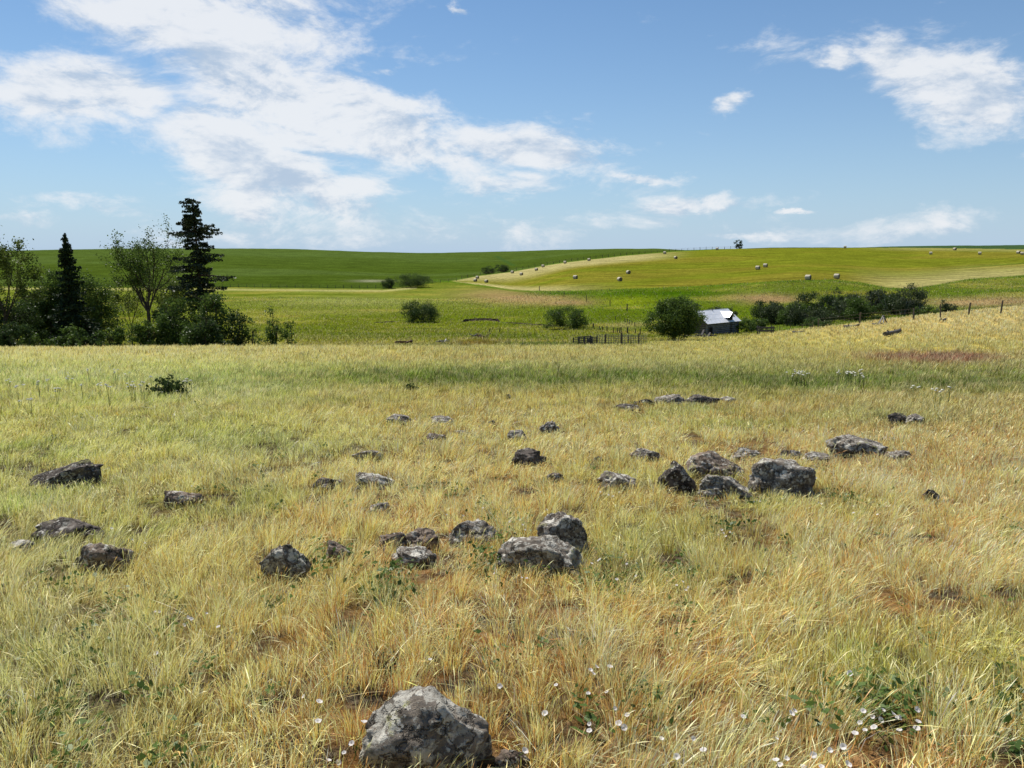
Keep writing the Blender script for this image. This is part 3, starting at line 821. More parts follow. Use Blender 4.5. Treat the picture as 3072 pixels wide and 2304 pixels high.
def limbs(mb, p, d, L, r, depth, rr, bend=.25, split=3, ends=None, up=.12, nseg=4, spreadang=.6):
    pts = [p.copy()]; q = p.copy(); dd = d.normalized(); rad = [r]
    for i in range(nseg):
        dd = (dd + Vector((rr.gauss(0, bend), rr.gauss(0, bend), rr.gauss(0, bend * .6) + up)) * .5).normalized()
        q = q + dd * L / nseg; pts.append(q.copy()); rad.append(r * (1 - .55 * (i + 1) / nseg))
    mb.tube(pts, rad, 5 if r > .03 else 3, cap=False)
    if depth <= 0:
        if ends is not None: ends += pts[1:]
        return
    for k in range(split + (1 if rr.random() < .4 else 0)):
        t = rr.uniform(.35, 1.0); idx = min(len(pts) - 1, max(1, int(t * nseg))); b = pts[idx]
        a = rr.uniform(0, 2 * math.pi); side = dd.orthogonal().normalized(); side.rotate(__import__('mathutils').Quaternion(dd, a))
        nd = (dd + side * rr.uniform(spreadang * .6, spreadang * 1.5)).normalized()
        limbs(mb, b, nd, L * rr.uniform(.5, .75), rad[idx] * .62, depth - 1, rr, bend, split, ends, up, nseg, spreadang)
    if ends is not None and depth <= 1: ends += pts[2:]

def px(Y): return Y / F   # metres per photograph pixel at distance Y

def shrub(name, u, vbase, Y, wpx, hpx, label, m='leaf_dark', seed=0, n=None, leaf=None, group=None, cat='bush', blobs=None, stems=True, lean=0, sparse=1.):
    """bush or small tree: stems + crown, sized from its outline"""
    c = at(u, Y, vbase) if Y else hit(u, vbase); Y = c.y
    k = px(Y); W_, H_ = wpx * k, hpx * k; rr = random.Random(seed + 500)
    root = thing(name, c, label, cat, group)
    if blobs is None:
        blobs = []
        for i in range(rr.randint(4, 6)):
            a = rr.uniform(-.55, .55); s_ = rr.uniform(.5, .72)
            hh = H_ * (rr.uniform(.62, 1.0) if i else 1.0) * (1 - .45 * abs(a))
            blobs.append((a * W_ * .62, rr.uniform(-.25, .25) * W_, hh * .5, W_ * .5 * s_, W_ * .42 * s_, hh * .5))
    else:
        blobs = [((bx) * W_, by * W_, bz * H_, rx * W_, ry * W_, rz * H_) for (bx, by, bz, rx, ry, rz) in blobs]
        blobs = [(b[0] + rr.gauss(0, .04) * W_, b[1], b[2] * rr.uniform(.92, 1.05), b[3] * rr.uniform(.84, 1.1), b[4] * rr.uniform(.85, 1.1), b[5] * rr.uniform(.86, 1.06)) for b in blobs]
    for _ in range(7):
        b = rr.choice(blobs[:5]); a = rr.uniform(-.2, 3.34); q = rr.uniform(.75, 1.0); r_ = rr.uniform(.22, .42)
        z_ = min(H_ * (1 - r_ * .4), b[2] + math.sin(a) * b[5] * q)
        blobs.append((b[0] + math.cos(a) * b[3] * q, b[1] + rr.uniform(-.6, .3) * b[4], max(b[5] * .3, z_ - b[5] * r_ * .6), b[3] * r_, b[4] * r_, b[5] * r_ * 1.15))
    lf = leaf or max(.055, 1.5 * k)
    area = sum(b[3] * b[5] for b in blobs)
    n = n or int(min(22000, 7.0 * area / (lf * lf) * sparse) + 200)
    cl = max(45, int(n / (95 if sparse > .7 else 14)))
    me = crown_mesh(blobs, n, lf, cl, seed, spread=.155 if sparse > .6 else .13)
    if stems:
        mb = MB(); ns = rr.randint(4, 7)
        for i in range(ns):
            b = rr.choice(blobs); tip = Vector((b[0] + rr.gauss(0, .3) * b[3], b[1] + rr.gauss(0, .3) * b[4], b[2] + b[5] * rr.uniform(.2, .95)))
            s0 = Vector((b[0] * .3 + rr.gauss(0, .04) * W_, rr.gauss(0, .04) * W_, -.1))
            mid = s0.lerp(tip, .5) + Vector((rr.gauss(0, .05), rr.gauss(0, .05), .05)) * W_
            r0 = max(.02, H_ * .012); mb.tube([s0, mid, tip], [r0, r0 * .65, r0 * .25], 5, cap=False)
            for q in range(4):
                t = rr.uniform(.35, .9); b0 = s0.lerp(mid, t * 2) if t < .5 else mid.lerp(tip, t * 2 - 1)
                mb.tube([b0, b0 + Vector((rr.gauss(0, .16) * W_, rr.gauss(0, .12) * W_, rr.uniform(.05, .25) * H_))], [r0 * .4, r0 * .12], 3, cap=False)
        mb.build('stems', M['bark'], root)
    link('crown', me, M[m], root)
    return root

def conifer(name, u, Y, vbase, vtop, prof, label, m, seed, droop=.35, gaps=.0, trunk_r=.22, step=.32, spray=.2, asym=None, lean=0., fill=1.0):
    """prof: list of (height share 0..1, half width in px of the photograph)"""
    c = at(u, Y, vbase); k = px(Y); Ht = (EYE + Y * zr(vtop)) - c.z
    root = thing(name, c, label, 'conifer'); rr = random.Random(seed); gen = np.random.default_rng(seed)
    mb = MB(); tp = [Vector((lean * (t * t) * Ht + rr.gauss(0, .02), rr.gauss(0, .02), t * Ht)) for t in np.linspace(0, 1, 12)]
    tp[0].z = -.3
    mb.tube(tp, [trunk_r * (1 - .93 * t) for t in np.linspace(0, 1, 12)], 8, cap=False)
    bm_ = mb; P = []; S_ = []
    hs = [p[0] for p in prof]; ws = [p[1] * k for p in prof]
    z = prof[0][0] * Ht
    while z < Ht * .995:
        t = z / Ht; R0 = float(np.interp(t, hs, ws)); nb = 5 if t < .9 else 4
        for q in range(nb):
            if rr.random() < gaps and t < .85: continue
            a = rr.uniform(0, 2 * math.pi); L = R0 * rr.uniform(.55, 1.12)
            if asym: L *= asym(math.cos(a), t, rr)
            zb = z + rr.uniform(-.5, .5) * step
            dr = Vector((math.cos(a), math.sin(a), 0)); b0 = Vector((lean * t * t * Ht, 0, zb))
            pts = []
            for s_ in np.linspace(0, 1, 6):
                pts.append(b0 + dr * L * s_ + Vector((0, 0, (.10 * s_ - droop * s_ ** 1.6 + droop * .45 * s_ ** 4) * L)))
            bm_.tube(pts, [max(.008, .022 * L * (1 - .8 * s_)) for s_ in np.linspace(0, 1, 6)], 4, cap=False)
            ns = int((26 * L / 1.5 + 5) * fill); side = Vector((-dr.y, dr.x, 0))
            for _ in range(ns):
                s_ = rr.random() ** .7; j = min(4, int(s_ * 5)); pp = pts[j].lerp(pts[j + 1], s_ * 5 - j)
                off = rr.gauss(0, .16) * L * (1.1 - s_ * .6)
                pp = pp + side * off + Vector((0, 0, -abs(off) * .35 + rr.gauss(-.04, .07)))
                P.append(pp); S_.append(spray * rr.uniform(.6, 1.2) * (.75 + .25 * min(1, L)))
        z += step * (1.0 if t < .75 else .7)
    P = np.array(P); S_ = np.array(S_)
    V, Q = leaf_quads(P, S_, up=.9, elong=1.7, gen=gen)
    link('crown', arr_mesh('crown', V, Q), M[m], root); mb.build('trunk', M['bark_dark'], root)
    return root

# ------------------------------------------------------------------ the trees on the left
conifer('conifer', 228, 84, 1062, 698,
        [(.03, 70), (.12, 72), (.25, 66), (.40, 54), (.52, 42), (.60, 36), (.70, 34), (.78, 24), (.86, 20), (.93, 11), (1, 2)],
        'narrow dark spire shaped conifer standing alone among round bushes at the left', 'conifer', 21,
        droop=.30, spray=.17, step=.26, trunk_r=.20, fill=2.8)
def asymf(cx, t, rr):
    k = 1.0
    if t > .86: k = .75 if cx > 0 else 1.05
    n = math.sin(t * 37 + cx * 2.3) * .28 + math.sin(t * 91) * .15
    return max(.35, k * (1 + n) * rr.uniform(.8, 1.15))
conifer('conifer', 618, 80, 1062, 596,
        [(.30, 30), (.34, 62), (.40, 76), (.48, 74), (.54, 66), (.60, 70), (.66, 60), (.72, 46), (.80, 62), (.86, 46), (.92, 44), (.97, 32), (1, 14)],
        'tall ragged dark conifer with wide uneven limbs, tallest tree at the left', 'conifer2', 33,
        droop=.26, gaps=.16, spray=.17, step=.33, trunk_r=.30, asym=asymf, lean=-.028, fill=2.4)

def open_tree(u, Y, vbase, vtop, wpx, label, seed, m='leaf_yellow', leafn=3500, leaf=.15, lean=0., trunk=.17, fork=.3):
    c = at(u, Y, vbase); Ht = EYE + Y * zr(vtop) - c.z; rr = random.Random(seed); gen = np.random.default_rng(seed)
    root = thing('deciduous_tree', c, label, 'tree'); W_ = wpx * px(Y)
    mb = MB(); ends = []
    fk = Vector((lean * Ht * .3, 0, Ht * fork))
    mb.tube([Vector((0, 0, -.3)), Vector((lean * Ht * .12, 0, Ht * fork * .5)), fk], [trunk, trunk * .85, trunk * .75], 8, cap=False)
    nl = 6
    for i in range(nl):
        a = (i + rr.uniform(-.3, .3)) / nl * 2 * math.pi
        tilt = rr.uniform(.18, .62); d = Vector((math.cos(a) * tilt * W_ / Ht * 2.4, math.sin(a) * tilt, 1))
        limbs(mb, fk + Vector((0, 0, -rr.uniform(0, .12) * Ht)), d, Ht * (1 - fork) * rr.uniform(.55, .70), trunk * .5, 3, rr, .28, 3, ends, .14, 4, .62)
    # fit the skeleton to the wanted outline
    zs = max(v[2] for v in mb.v); f = Ht / zs
    xs = sorted(abs(v[0]) for v in mb.v)[int(len(mb.v) * .97)]; g = (W_ / 2) / xs
    def fit(v): t = min(1, max(0, v[2] / (fk.z + .01))); return (v[0] * (1 + (g - 1) * t), v[1] * (1 + (g - 1) * t), v[2] * (1 + (f - 1) * t) if v[2] > 0 else v[2])
    mb.v = [fit(v) for v in mb.v]; E = np.array([fit(v) for v in ends])
    mb.build('trunk', M['bark'], root)
    P = E[gen.choice(len(E), leafn)] + gen.normal(0, .22, (leafn, 3))
    V, Q = leaf_quads(P, np.full(leafn, leaf), gen=gen)
    link('crown', arr_mesh('crown', V, Q), M[m], root)
    return root
open_tree(455, 83, 1062, 648, 200, 'thin leaved spreading tree with bare dark limbs left of the tall ragged conifer', 5, m='leaf', leafn=8200, leaf=.12, fork=.40, trunk=.24)
open_tree(400, 88, 1058, 800, 130, 'small twiggy tree leaning behind the thin leaved spreading tree', 8, leafn=2600, leaf=.12, fork=.3, trunk=.10)
open_tree(20, 86, 1062, 655, 200, 'yellow green open tree at the left edge of the view', 12, leafn=8000, leaf=.15, fork=.3, lean=.10, trunk=.2)
open_tree(530, 88, 1060, 790, 110, 'slender yellowish tree between the spreading tree and the tall ragged conifer', 15, leafn=4200, leaf=.14, fork=.3, trunk=.10)
G_ = 'bushes around the trees on the left'
RND = [(0, 0, .5, .5, .4, .5), (-.2, 0, .4, .34, .3, .4), (.22, 0, .38, .32, .3, .38)]
for (name, u, vb, Y, wp, hp, lab, m, thin) in [
    ('broadleaf_tree', 130, 1062, 92, 150, 235, 'dense bushy tree with yellow green top just left of the narrow conifer', 'leaf', 1.),
    ('broadleaf_tree', 180, 1060, 94, 130, 260, 'round topped leafy tree close behind the left side of the narrow conifer', 'leaf', 1.),
    ('broadleaf_tree', 295, 1060, 92, 140, 235, 'round leafy tree just right of the narrow conifer', 'leaf', 1.),
    ('broadleaf_tree', 40, 1064, 88, 150, 190, 'dark leafy tree under the yellow green tree at the left edge', 'leaf_dark', 1.),
    ('bush', 25, 1060, 74, 170, 105, 'dark low bush in the bottom left corner of the tree group', 'leaf_dark', .9),
    ('bush', 95, 1056, 76, 80, 70, 'small green bush left of the grassy gap in the trees', 'leaf', .8),
    ('bush', 215, 1060, 73, 100, 82, 'small green bush at the foot of the narrow conifer', 'leaf', .8),
    ('bush', 262, 1060, 75, 80, 70, 'small dark bush right of the foot of the narrow conifer', 'leaf_dark', .8),
    ('bush', 345, 1060, 73, 100, 95, 'bright green bush in the gap between narrow conifer and spreading tree', 'leaf', .75),
    ('bush', 455, 1062, 74, 120, 135, 'leafy bush under the thin leaved spreading tree', 'leaf', .8),
    ('broadleaf_tree', 500, 1062, 82, 110, 200, 'dark leafy tree behind the bushes under the spreading tree', 'leaf_dark', .8),
    ('broadleaf_tree', 565, 1062, 76, 130, 190, 'bushy young tree left of the foot of the tall ragged conifer', 'leaf', .85),
    ('broadleaf_tree', 655, 1062, 73, 140, 205, 'bushy young tree right of the foot of the tall ragged conifer', 'leaf', .9),
    ('bush', 610, 1062, 70, 130, 130, 'dark thick bush at the foot of the tall ragged conifer', 'leaf_dark', .9),
    ('bush', 705, 1062, 72, 80, 150, 'dark thin bush at the right end of the dense tree group', 'leaf_dark', .7)]:
    shrub(name, u, vb, Y, wp, hp, lab, m, seed=int(u + Y), group=G_, cat='tree' if 'tree' in name else 'bush', sparse=thin, leaf=.13)
G2 = 'thin saplings right of the tree group'
TALL = [(0, 0, .55, .32, .3, .45), (.12, 0, .35, .3, .3, .3), (-.15, 0, .3, .3, .3, .25)]
for (u, wp, hp, lab, thin) in [
    (757, 60, 105, 'bare stemmed sapling, leftmost of the three beside the dense trees', .22),
    (822, 60, 130, 'tallest and leafiest sapling of the three beside the dense trees', .62),
    (872, 70, 88, 'low airy sapling, rightmost of the three beside the dense trees', .30)]:
    shrub('sapling', u, 1062, 72, wp, hp, lab, 'leaf', seed=u, group=G2, cat='sapling', sparse=thin, leaf=.11, blobs=TALL)

# ------------------------------------------------------------------ bushes in the valley and on the slopes
GB = 'bushes scattered over the valley'
WIDE = [(0, 0, .5, .36, .3, .5), (-.28, 0, .42, .25, .25, .42), (.28, .05, .42, .24, .25, .42), (.1, -.1, .35, .4, .3, .33)]
for (u, vb, Y, wp, hp, lab, m) in [
    (1258, 966, None, 128, 68, 'broad dark green bush alone in the middle of the valley', 'leaf_dark'),
    (1698, 987, None, 130, 72, 'broad dark bush with yellow green top left of the corral', 'leaf'),
    (1165, 865, None, 46, 34, 'small dark round bush at the fence line, left of a wider one', 'leaf_dark'),
    (1240, 862, None, 98, 42, 'wide dark bush at the fence line below the green crop hill', 'leaf_dark'),
    (1466, 821, None, 42, 22, 'left one of two small bushes at the edge of the green crop hill', 'leaf_dark'),
    (1508, 817, None, 40, 24, 'right one of two small bushes at the edge of the green crop hill', 'leaf_dark'),
    (2215, 752, 432, 26, 24, 'lone dark bush on the skyline above the hay field', 'leaf_dark'),
    (2440, 972, 118, 60, 36, 'bright green small bush in front of the thicket, left part', 'leaf_light'),
    (2476, 975, 112, 52, 34, 'pale leaved bush in front of the middle of the thicket', 'leaf_light'),
    (2238, 985, 122, 62, 40, 'low bright bush directly right of the barn', 'leaf'),
    (2060, 930, 150, 80, 46, 'dull green bush rising behind the barn tree', 'leaf_grey'),
    (2165, 940, 146, 90, 40, 'dull low bush behind the barn roof', 'leaf_grey')]:
    shrub('bush', u, vb, Y, wp, hp, lab, m, seed=u, group=GB, blobs=WIDE, leaf=max(.10, 1.25 * (Y or 150) / F))
GT = 'bushes forming the dark thicket right of the barn'
TH = [(2262, 972, 80, 40, 'leaf', 'low green bush touching the barn roof end, start of the thicket'),
      (2298, 972, 100, 66, 'leaf_dark', 'dark bush second from the barn in the thicket'),
      (2335, 962, 100, 86, 'leaf_grey', 'tall greyish bush near the left end of the thicket'),
      (2376, 970, 100, 72, 'leaf', 'greener bush behind the bright small bush, left part of thicket'),
      (2425, 962, 110, 86, 'leaf_grey', 'grey green bush with twiggy top, left of the thicket centre'),
      (2470, 958, 110, 98, 'leaf_dark', 'tallest dark bush at the centre of the thicket'),
      (2510, 968, 90, 62, 'leaf', 'low green bush in front of the thicket centre'),
      (2535, 962, 110, 92, 'leaf_grey', 'twiggy grey bush just right of the thicket centre'),
      (2580, 958, 110, 80, 'leaf', 'green rounded bush right of the twiggy grey one'),
      (2625, 955, 110, 74, 'leaf_grey', 'lower grey green bush in the right half of the thicket'),
      (2662, 950, 90, 82, 'leaf_dark', 'dark bush beside the bare twigs of the thicket right end'),
      (2708, 948, 120, 94, 'leaf_grey', 'big grey twiggy bush ending the thicket on the right')]
for i, (u, vb, wp, hp, m, lab) in enumerate(TH):
    Yt = 126 + (i * 7 % 4) * 4
    r_ = shrub('bush', u, vb + 12, Yt, wp, hp, lab, m, seed=900 + i, group=GT, leaf=.13, sparse=1.15)
    if i % 2 == 1:     # bare twigs poking out
        mb = MB(); rr = random.Random(i + 70); k = px(Yt)
        for q in range(26):
            a = rr.uniform(0, 6.28); b0 = Vector((rr.gauss(0, .22) * wp * k, -wp * k * rr.uniform(0, .45), 0))
            tip = b0 + Vector((rr.gauss(0, .25) * wp * k, -rr.uniform(0, .2) * wp * k, hp * k * rr.uniform(.5, 1.05)))
            mid = b0.lerp(tip, .5) + Vector((rr.gauss(0, .2), rr.gauss(0, .2), .2)); mb.tube([b0, mid, tip], [.035, .028, .012], 3, cap=False)
        mb.build('dead_twigs', M['twig_pale'], r_)
shrub('bush', 2835, 940, 120, 60, 40, 'small grey bush alone between the thicket and the fence posts', 'leaf_grey', seed=61, group=GB, blobs=WIDE, leaf=.10)
shrub('bush', 2775, 945, 122, 60, 30, 'low green bush just past the right end of the thicket', 'leaf', seed=62, group=GB, blobs=WIDE, leaf=.10)
# the barn tree
BT = [(0, 0, .16, .26, .24, .16), (-.2, 0, .25, .20, .2, .17), (.2, 0, .27, .2, .2, .17), (0, 0, .60, .40, .36, .38), (-.24, 0, .45, .28, .26, .28), (.22, 0, .50, .26, .26, .30), (.02, -.05, .28, .26, .24, .22), (-.1, 0, .72, .28, .25, .26)]
shrub('broadleaf_tree', 2028, 1042, 98, 158, 128, 'rounded leafy tree with dark shaded base directly left of the barn', 'leaf', seed=3, cat='tree', blobs=BT, leaf=.12, n=24000)
def low_twigs(u, v, wp, hp, lab, seed, m='leaf_grey', n=260, leaf=.02):
    c = hit(u, v); k = px(c.y); rr = random.Random(seed); gen = np.random.default_rng(seed)
    root = thing('wild_shrub', c, lab, 'shrub'); mb = MB(); ends = []
    for q in range(16):
        a = rr.uniform(0, 6.28); d = Vector((math.cos(a) * rr.uniform(.2, 1) * wp / hp, math.sin(a) * .6, 1))
        limbs(mb, Vector((0, 0, -.02)), d, hp * k * rr.uniform(.6, 1.0), .008, 1, rr, .3, 3, ends, .02, 3, .7)
    mb.build('stems', M['bark_dark'], root)
    E = np.array([tuple(e) for e in ends]); P = E[gen.choice(len(E), n)] + gen.normal(0, .02, (n, 3))
    V, Q = leaf_quads(P, np.full(n, leaf), gen=gen); link('crown', arr_mesh('crown', V, Q), M[m], root)
low_twigs(520, 1190, 95, 62, 'dark twiggy low shrub alone in the meadow at left', 4, 'leaf_dark', 700, .05)
low_twigs(1238, 1180, 20, 30, 'thin dark green weed standing up in the meadow, left of centre', 6, 'leaf_dark', 200, .04)
low_twigs(1172, 1835, 90, 60, 'leafy green weed clump in dry grass above the largest foreground boulder', 9, 'leaf_dark', 420, .022)
low_twigs(1160, 2010, 120, 80, 'bare dark dead twigs lying in the grass left above the foreground boulder', 10, 'leaf_grey', 12, .01)

# ------------------------------------------------------------------ the barn
def roof_mat():
    m, t, o = mat('corrugated_metal')
    p = t.new('ShaderNodeTexCoord').outputs['Object']
    wv = t.new('ShaderNodeTexWave', wave_type='BANDS', bands_direction='X'); wv.inputs['Scale'].default_value = 3.2; t.put(wv.inputs['Vector'], p)
    n = t.noise(p, 2.0, 4, .6); n2 = t.noise(t.vm('MULTIPLY', p, (1, .2, .2)), 1.6, 2, .5)
    c = t.mix(t.ramp(n, .35, .7), (.70, .71, .74), (.82, .82, .83)); c = t.mix(t.ramp(n2, .5, .62, 0, .15), c, (.50, .52, .58))
    principled(t, o, c, .42, .5, .25, normal=bump(t, wv.outputs[0], .35, .03)); return m
def flat_mat(name, col, rough=.8, scale=8, var=.4, metal=0.):
    m, t, o = mat(name); p = t.new('ShaderNodeTexCoord').outputs['Object']
    n = t.noise(p, scale, 5, .65)
    principled(t, o, t.mix(t.ramp(n, .3, .7), tuple(x * (1 - var) for x in col), tuple(min(1, x * (1 + var)) for x in col)), rough, .2, metal, normal=bump(t, n, .4, .02)); return m
M['roof'] = roof_mat()
M['log'] = wood_mat('weathered_logs', (.085, .085, .092), (.27, .27, .285), 0, .8)
M['log_end'] = wood_mat('weathered_gable_logs', (.065, .052, .042), (.21, .18, .15), 1, .8)
M['dark'] = flat_mat('dark_opening', (.012, .011, .010), .9)
M['boards'] = wood_mat('dark_grey_boards', (.03, .03, .034), (.09, .09, .10), 2, .9)

def barn():
    Yb = 117.0; th = R(40); L, Wd, wall, rise = 8.2, 4.6, 2.75, 1.55
    A = Vector((xat(2127, 970, Yb), Yb, EYE + Yb * zr(969.5)))       # near eave corner
    e = Vector((math.cos(th), math.sin(th), 0)); f = Vector((-math.sin(th), math.cos(th), 0))
    org = A + Vector((0, 0, -wall)) + f * .28
    root = thing('log_barn', org, 'old log barn of grey weathered logs under a bright metal roof with a small dormer', 'barn', rz=th)
    rr = random.Random(9); nl = 9; hh = wall / nl
    mb = MB()
    for i in range(-2, nl):
        z = (i + .5) * hh
        for y0 in (0, Wd):
            x0 = rr.uniform(-.16, -.05); x1 = L + rr.uniform(.02, .12)
            pts = [(x0 + (x1 - x0) * t, y0 + rr.gauss(0, .012), z + rr.gauss(0, .012)) for t in (0, .25, .5, .75, 1)]
            mb.tube(pts, [hh * .52 * rr.uniform(.93, 1.03) for _ in pts], 8)
    mb.build('log_wall', M['log'], root)
    for gx0 in (.02, L - .02):
      mb = MB()
      for i in range(-2, nl + 5):
        z = (i + .5) * hh + hh * .06
        if z < wall: a0, a1 = -.1, Wd + .1
        else:
            s_ = (z + hh * .4 - wall) / rise
            if s_ > .93: continue
            a0, a1 = Wd / 2 * s_ + .03, Wd - Wd / 2 * s_ - .03
        for x0 in (gx0,):
            pts = [(x0 + rr.gauss(0, .012), a0 + (a1 - a0) * t, z + rr.gauss(0, .01)) for t in (0, .5, 1)]
            mb.tube(pts, [hh * .50 * rr.uniform(.93, 1.03) for _ in pts], 8)
      mb.build('gable_wall', M['log_end'], root)
    ov = .34; ph = math.atan2(rise, Wd / 2); Ls = math.hypot(rise, Wd / 2) + ov
    def slope(sg):
        mb = MB(); seg = 26; top = Vector((0, Wd / 2, wall + rise + .09)); d = Vector((0, sg * math.cos(ph), -math.sin(ph)))
        nrm = Vector((0, sg * math.sin(ph), math.cos(ph)))
        x0, x1 = -.38, L + .36
        for j in range(3):       # three courses of sheets, each lapped over the one below
            s0, s1 = Ls * j / 3, Ls * (j + 1) / 3 + .06
            up_ = .010 * (3 - j)
            vs = []
            for i in range(seg + 1):
                x = x0 + (x1 - x0) * i / seg; rip = .012 * (i % 2)
                vs += [top + d * s0 + nrm * (rip + up_) + Vector((x, 0, 0)), top + d * s1 + nrm * (rip + up_) + Vector((x, 0, 0))]
            b0 = len(vs)
            vs += [Vector(v) - nrm * .03 for v in vs]
            fs = [(2 * i, 2 * i + 1, 2 * i + 3, 2 * i + 2) for i in range(seg)] + [(b0 + 2 * i, b0 + 2 * i + 2, b0 + 2 * i + 3, b0 + 2 * i + 1) for i in range(seg)]
            fs += [(2 * i + 1, b0 + 2 * i + 1, b0 + 2 * i + 3, 2 * i + 3) for i in range(seg)]
            fs += [(0, b0, b0 + 1, 1), (2 * seg, 2 * seg + 1, b0 + 2 * seg + 1, b0 + 2 * seg)]
            mb.add(vs, fs)
        return mb
    mb = slope(-1); m2 = slope(1); mb.add(m2.v, m2.f)
    mb.tube([(-.4, Wd / 2, wall + rise + .12), (L + .38, Wd / 2, wall + rise + .12)], .05, 6)
    roof = mb.build('roof', M['roof'], root)
    mb = MB(); mb.tube([(L * .50, Wd / 2 - .15, wall + rise - .1), (L * .50, Wd / 2 - .15, wall + rise + .38)], .06, 8); mb.build('stove_pipe', M['boards'], roof)
    # dormer, about two thirds along, flush with the front wall
    dm = thing('dormer', (0, 0, 0), None, None); dm.parent = root
    dx, dw, dz, dr = L * .735, 1.05, wall + .78, .55
    mb = MB(); y0 = .0
    mb.add([(dx - dw / 2, y0, wall - .15), (dx + dw / 2, y0, wall - .15), (dx + dw / 2, y0, dz), (dx, y0, dz + dr), (dx - dw / 2, y0, dz),
            (dx - dw / 2, 1.6, wall - .15), (dx + dw / 2, 1.6, wall - .15), (dx + dw / 2, 1.6, dz), (dx, 1.6, dz + dr), (dx - dw / 2, 1.6, dz)],
           [(0, 1, 2, 3, 4), (0, 5, 6, 1), (1, 6, 7, 2), (0, 4, 9, 5), (4, 3, 8, 9), (3, 2, 7, 8)])
    mb.build('dormer_wall', M['boards'], dm)
    mb = MB()
    for sg in (-1, 1):
        ex = dx + sg * (dw / 2 + .24); ez = dz - .22 * dr / (dw / 2)
        a = Vector((dx, -.30, dz + dr + .05)); b = Vector((ex, -.30, ez + .02)); back = Vector((0, 2.35, 0))
        n_ = Vector((sg * .72, 0, .69)) * .035
        vs = [a, b, b + back * .78, a + back, a + n_, b + n_, b + back * .78 + n_, a + back + n_]
        mb.add(vs, [(0, 3, 2, 1), (4, 5, 6, 7), (0, 1, 5, 4), (1, 2, 6, 5), (2, 3, 7, 6)])
    mb.build('dormer_roof', M['roof'], dm)
    mb = MB(); mb.box((dx, -.03, dz - .18), (.55, .04, .66)); mb.build('hatch', M['dark'], dm)
    dm.name = 'dormer'
    for o_, p_ in ((dm, root),): o_['label'] = 'small gabled dormer with dark hatch'
    # door by the near corner, ladder of boards below the dormer
    mb = MB(); mb.box((.62, -.17, 1.02), (.78, .05, 1.95)); door = mb.build('door', M['dark'], root)
    mb = MB()
    for x in (.20, 1.04): mb.box((x, -.19, 1.05), (.09, .09, 2.1))
    mb.box((.62, -.19, 2.06), (.93, .09, .1)); mb.build('door_frame', M['boards'], door)
    mb = MB()
    for x in (dx - .16, dx + .16): mb.box((x, -.19, 1.2), (.07, .06, 2.7))
    for q in range(9): mb.box((dx, -.20, .1 + q * .29), (.30, .04, .05))
    mb.build('ladder', M['boards'], root)
barn()

# ------------------------------------------------------------------ bales
def bale_mat(name, a, b):
    m, t, o = mat(name); p = t.new('ShaderNodeTexCoord').outputs['Object']
    n = t.noise(t.vm('MULTIPLY', p, (1, 4, 4)), 5, 5, .7)
    principled(t, o, t.mix(t.ramp(n, .3, .7), a, b), .85, .2, normal=bump(t, n, .6, .04)); return m
M['wrap'] = bale_mat('bale_net_wrap', (.40, .35, .26), (.60, .54, .42))
M['bale_end'] = bale_mat('bale_end_straw', (.10, .075, .04), (.22, .17, .09))
def make_bale():
    root = thing('hay_bale', (0, 0, 0), 'x', 'hay bale')
    Rb, Lb, n = .65, 1.22, 28; mb = MB(); prof = [(-Lb / 2, Rb * .93), (-Lb / 2 + .05, Rb * .985), (-Lb / 4, Rb), (Lb / 4, Rb), (Lb / 2 - .05, Rb * .985), (Lb / 2, Rb * .93)]
    vs = []; rr = random.Random(2)
    for x, r in prof:
        for k in range(n):
            a = 2 * math.pi * k / n; z = Rb * .96 + r * math.sin(a); vs.append((x, r * math.cos(a), max(z, 0)))
    mb.add(vs, [(i * n + k, i * n + (k + 1) % n, (i + 1) * n + (k + 1) % n, (i + 1) * n + k) for i in range(5) for k in range(n)])
    mb.build('net_wrap', M['wrap'], root, smooth=True)
    for sg in (-1, 1):
        mb = MB(); x = sg * Lb / 2; rings = [(.0, Rb * .93), (.02, Rb * .7), (-.01, Rb * .45), (.025, Rb * .2)]; vs = []
        for dx, r in rings:
            for k in range(n):
                a = 2 * math.pi * k / n; vs.append((x + sg * dx, r * math.cos(a), max(0, Rb * .96 + r * math.sin(a))))
        vs.append((x + sg * .01, 0, Rb * .96)); c = len(vs) - 1
        mb.add(vs, [(i * n + k, i * n + (k + 1) % n, (i + 1) * n + (k + 1) % n, (i + 1) * n + k) for i in range(3) for k in range(n)] + [(3 * n + k, 3 * n + (k + 1) % n, c) for k in range(n)])
        mb.build('end_face', M['bale_end'], root)
    return root
bale0 = make_bale()
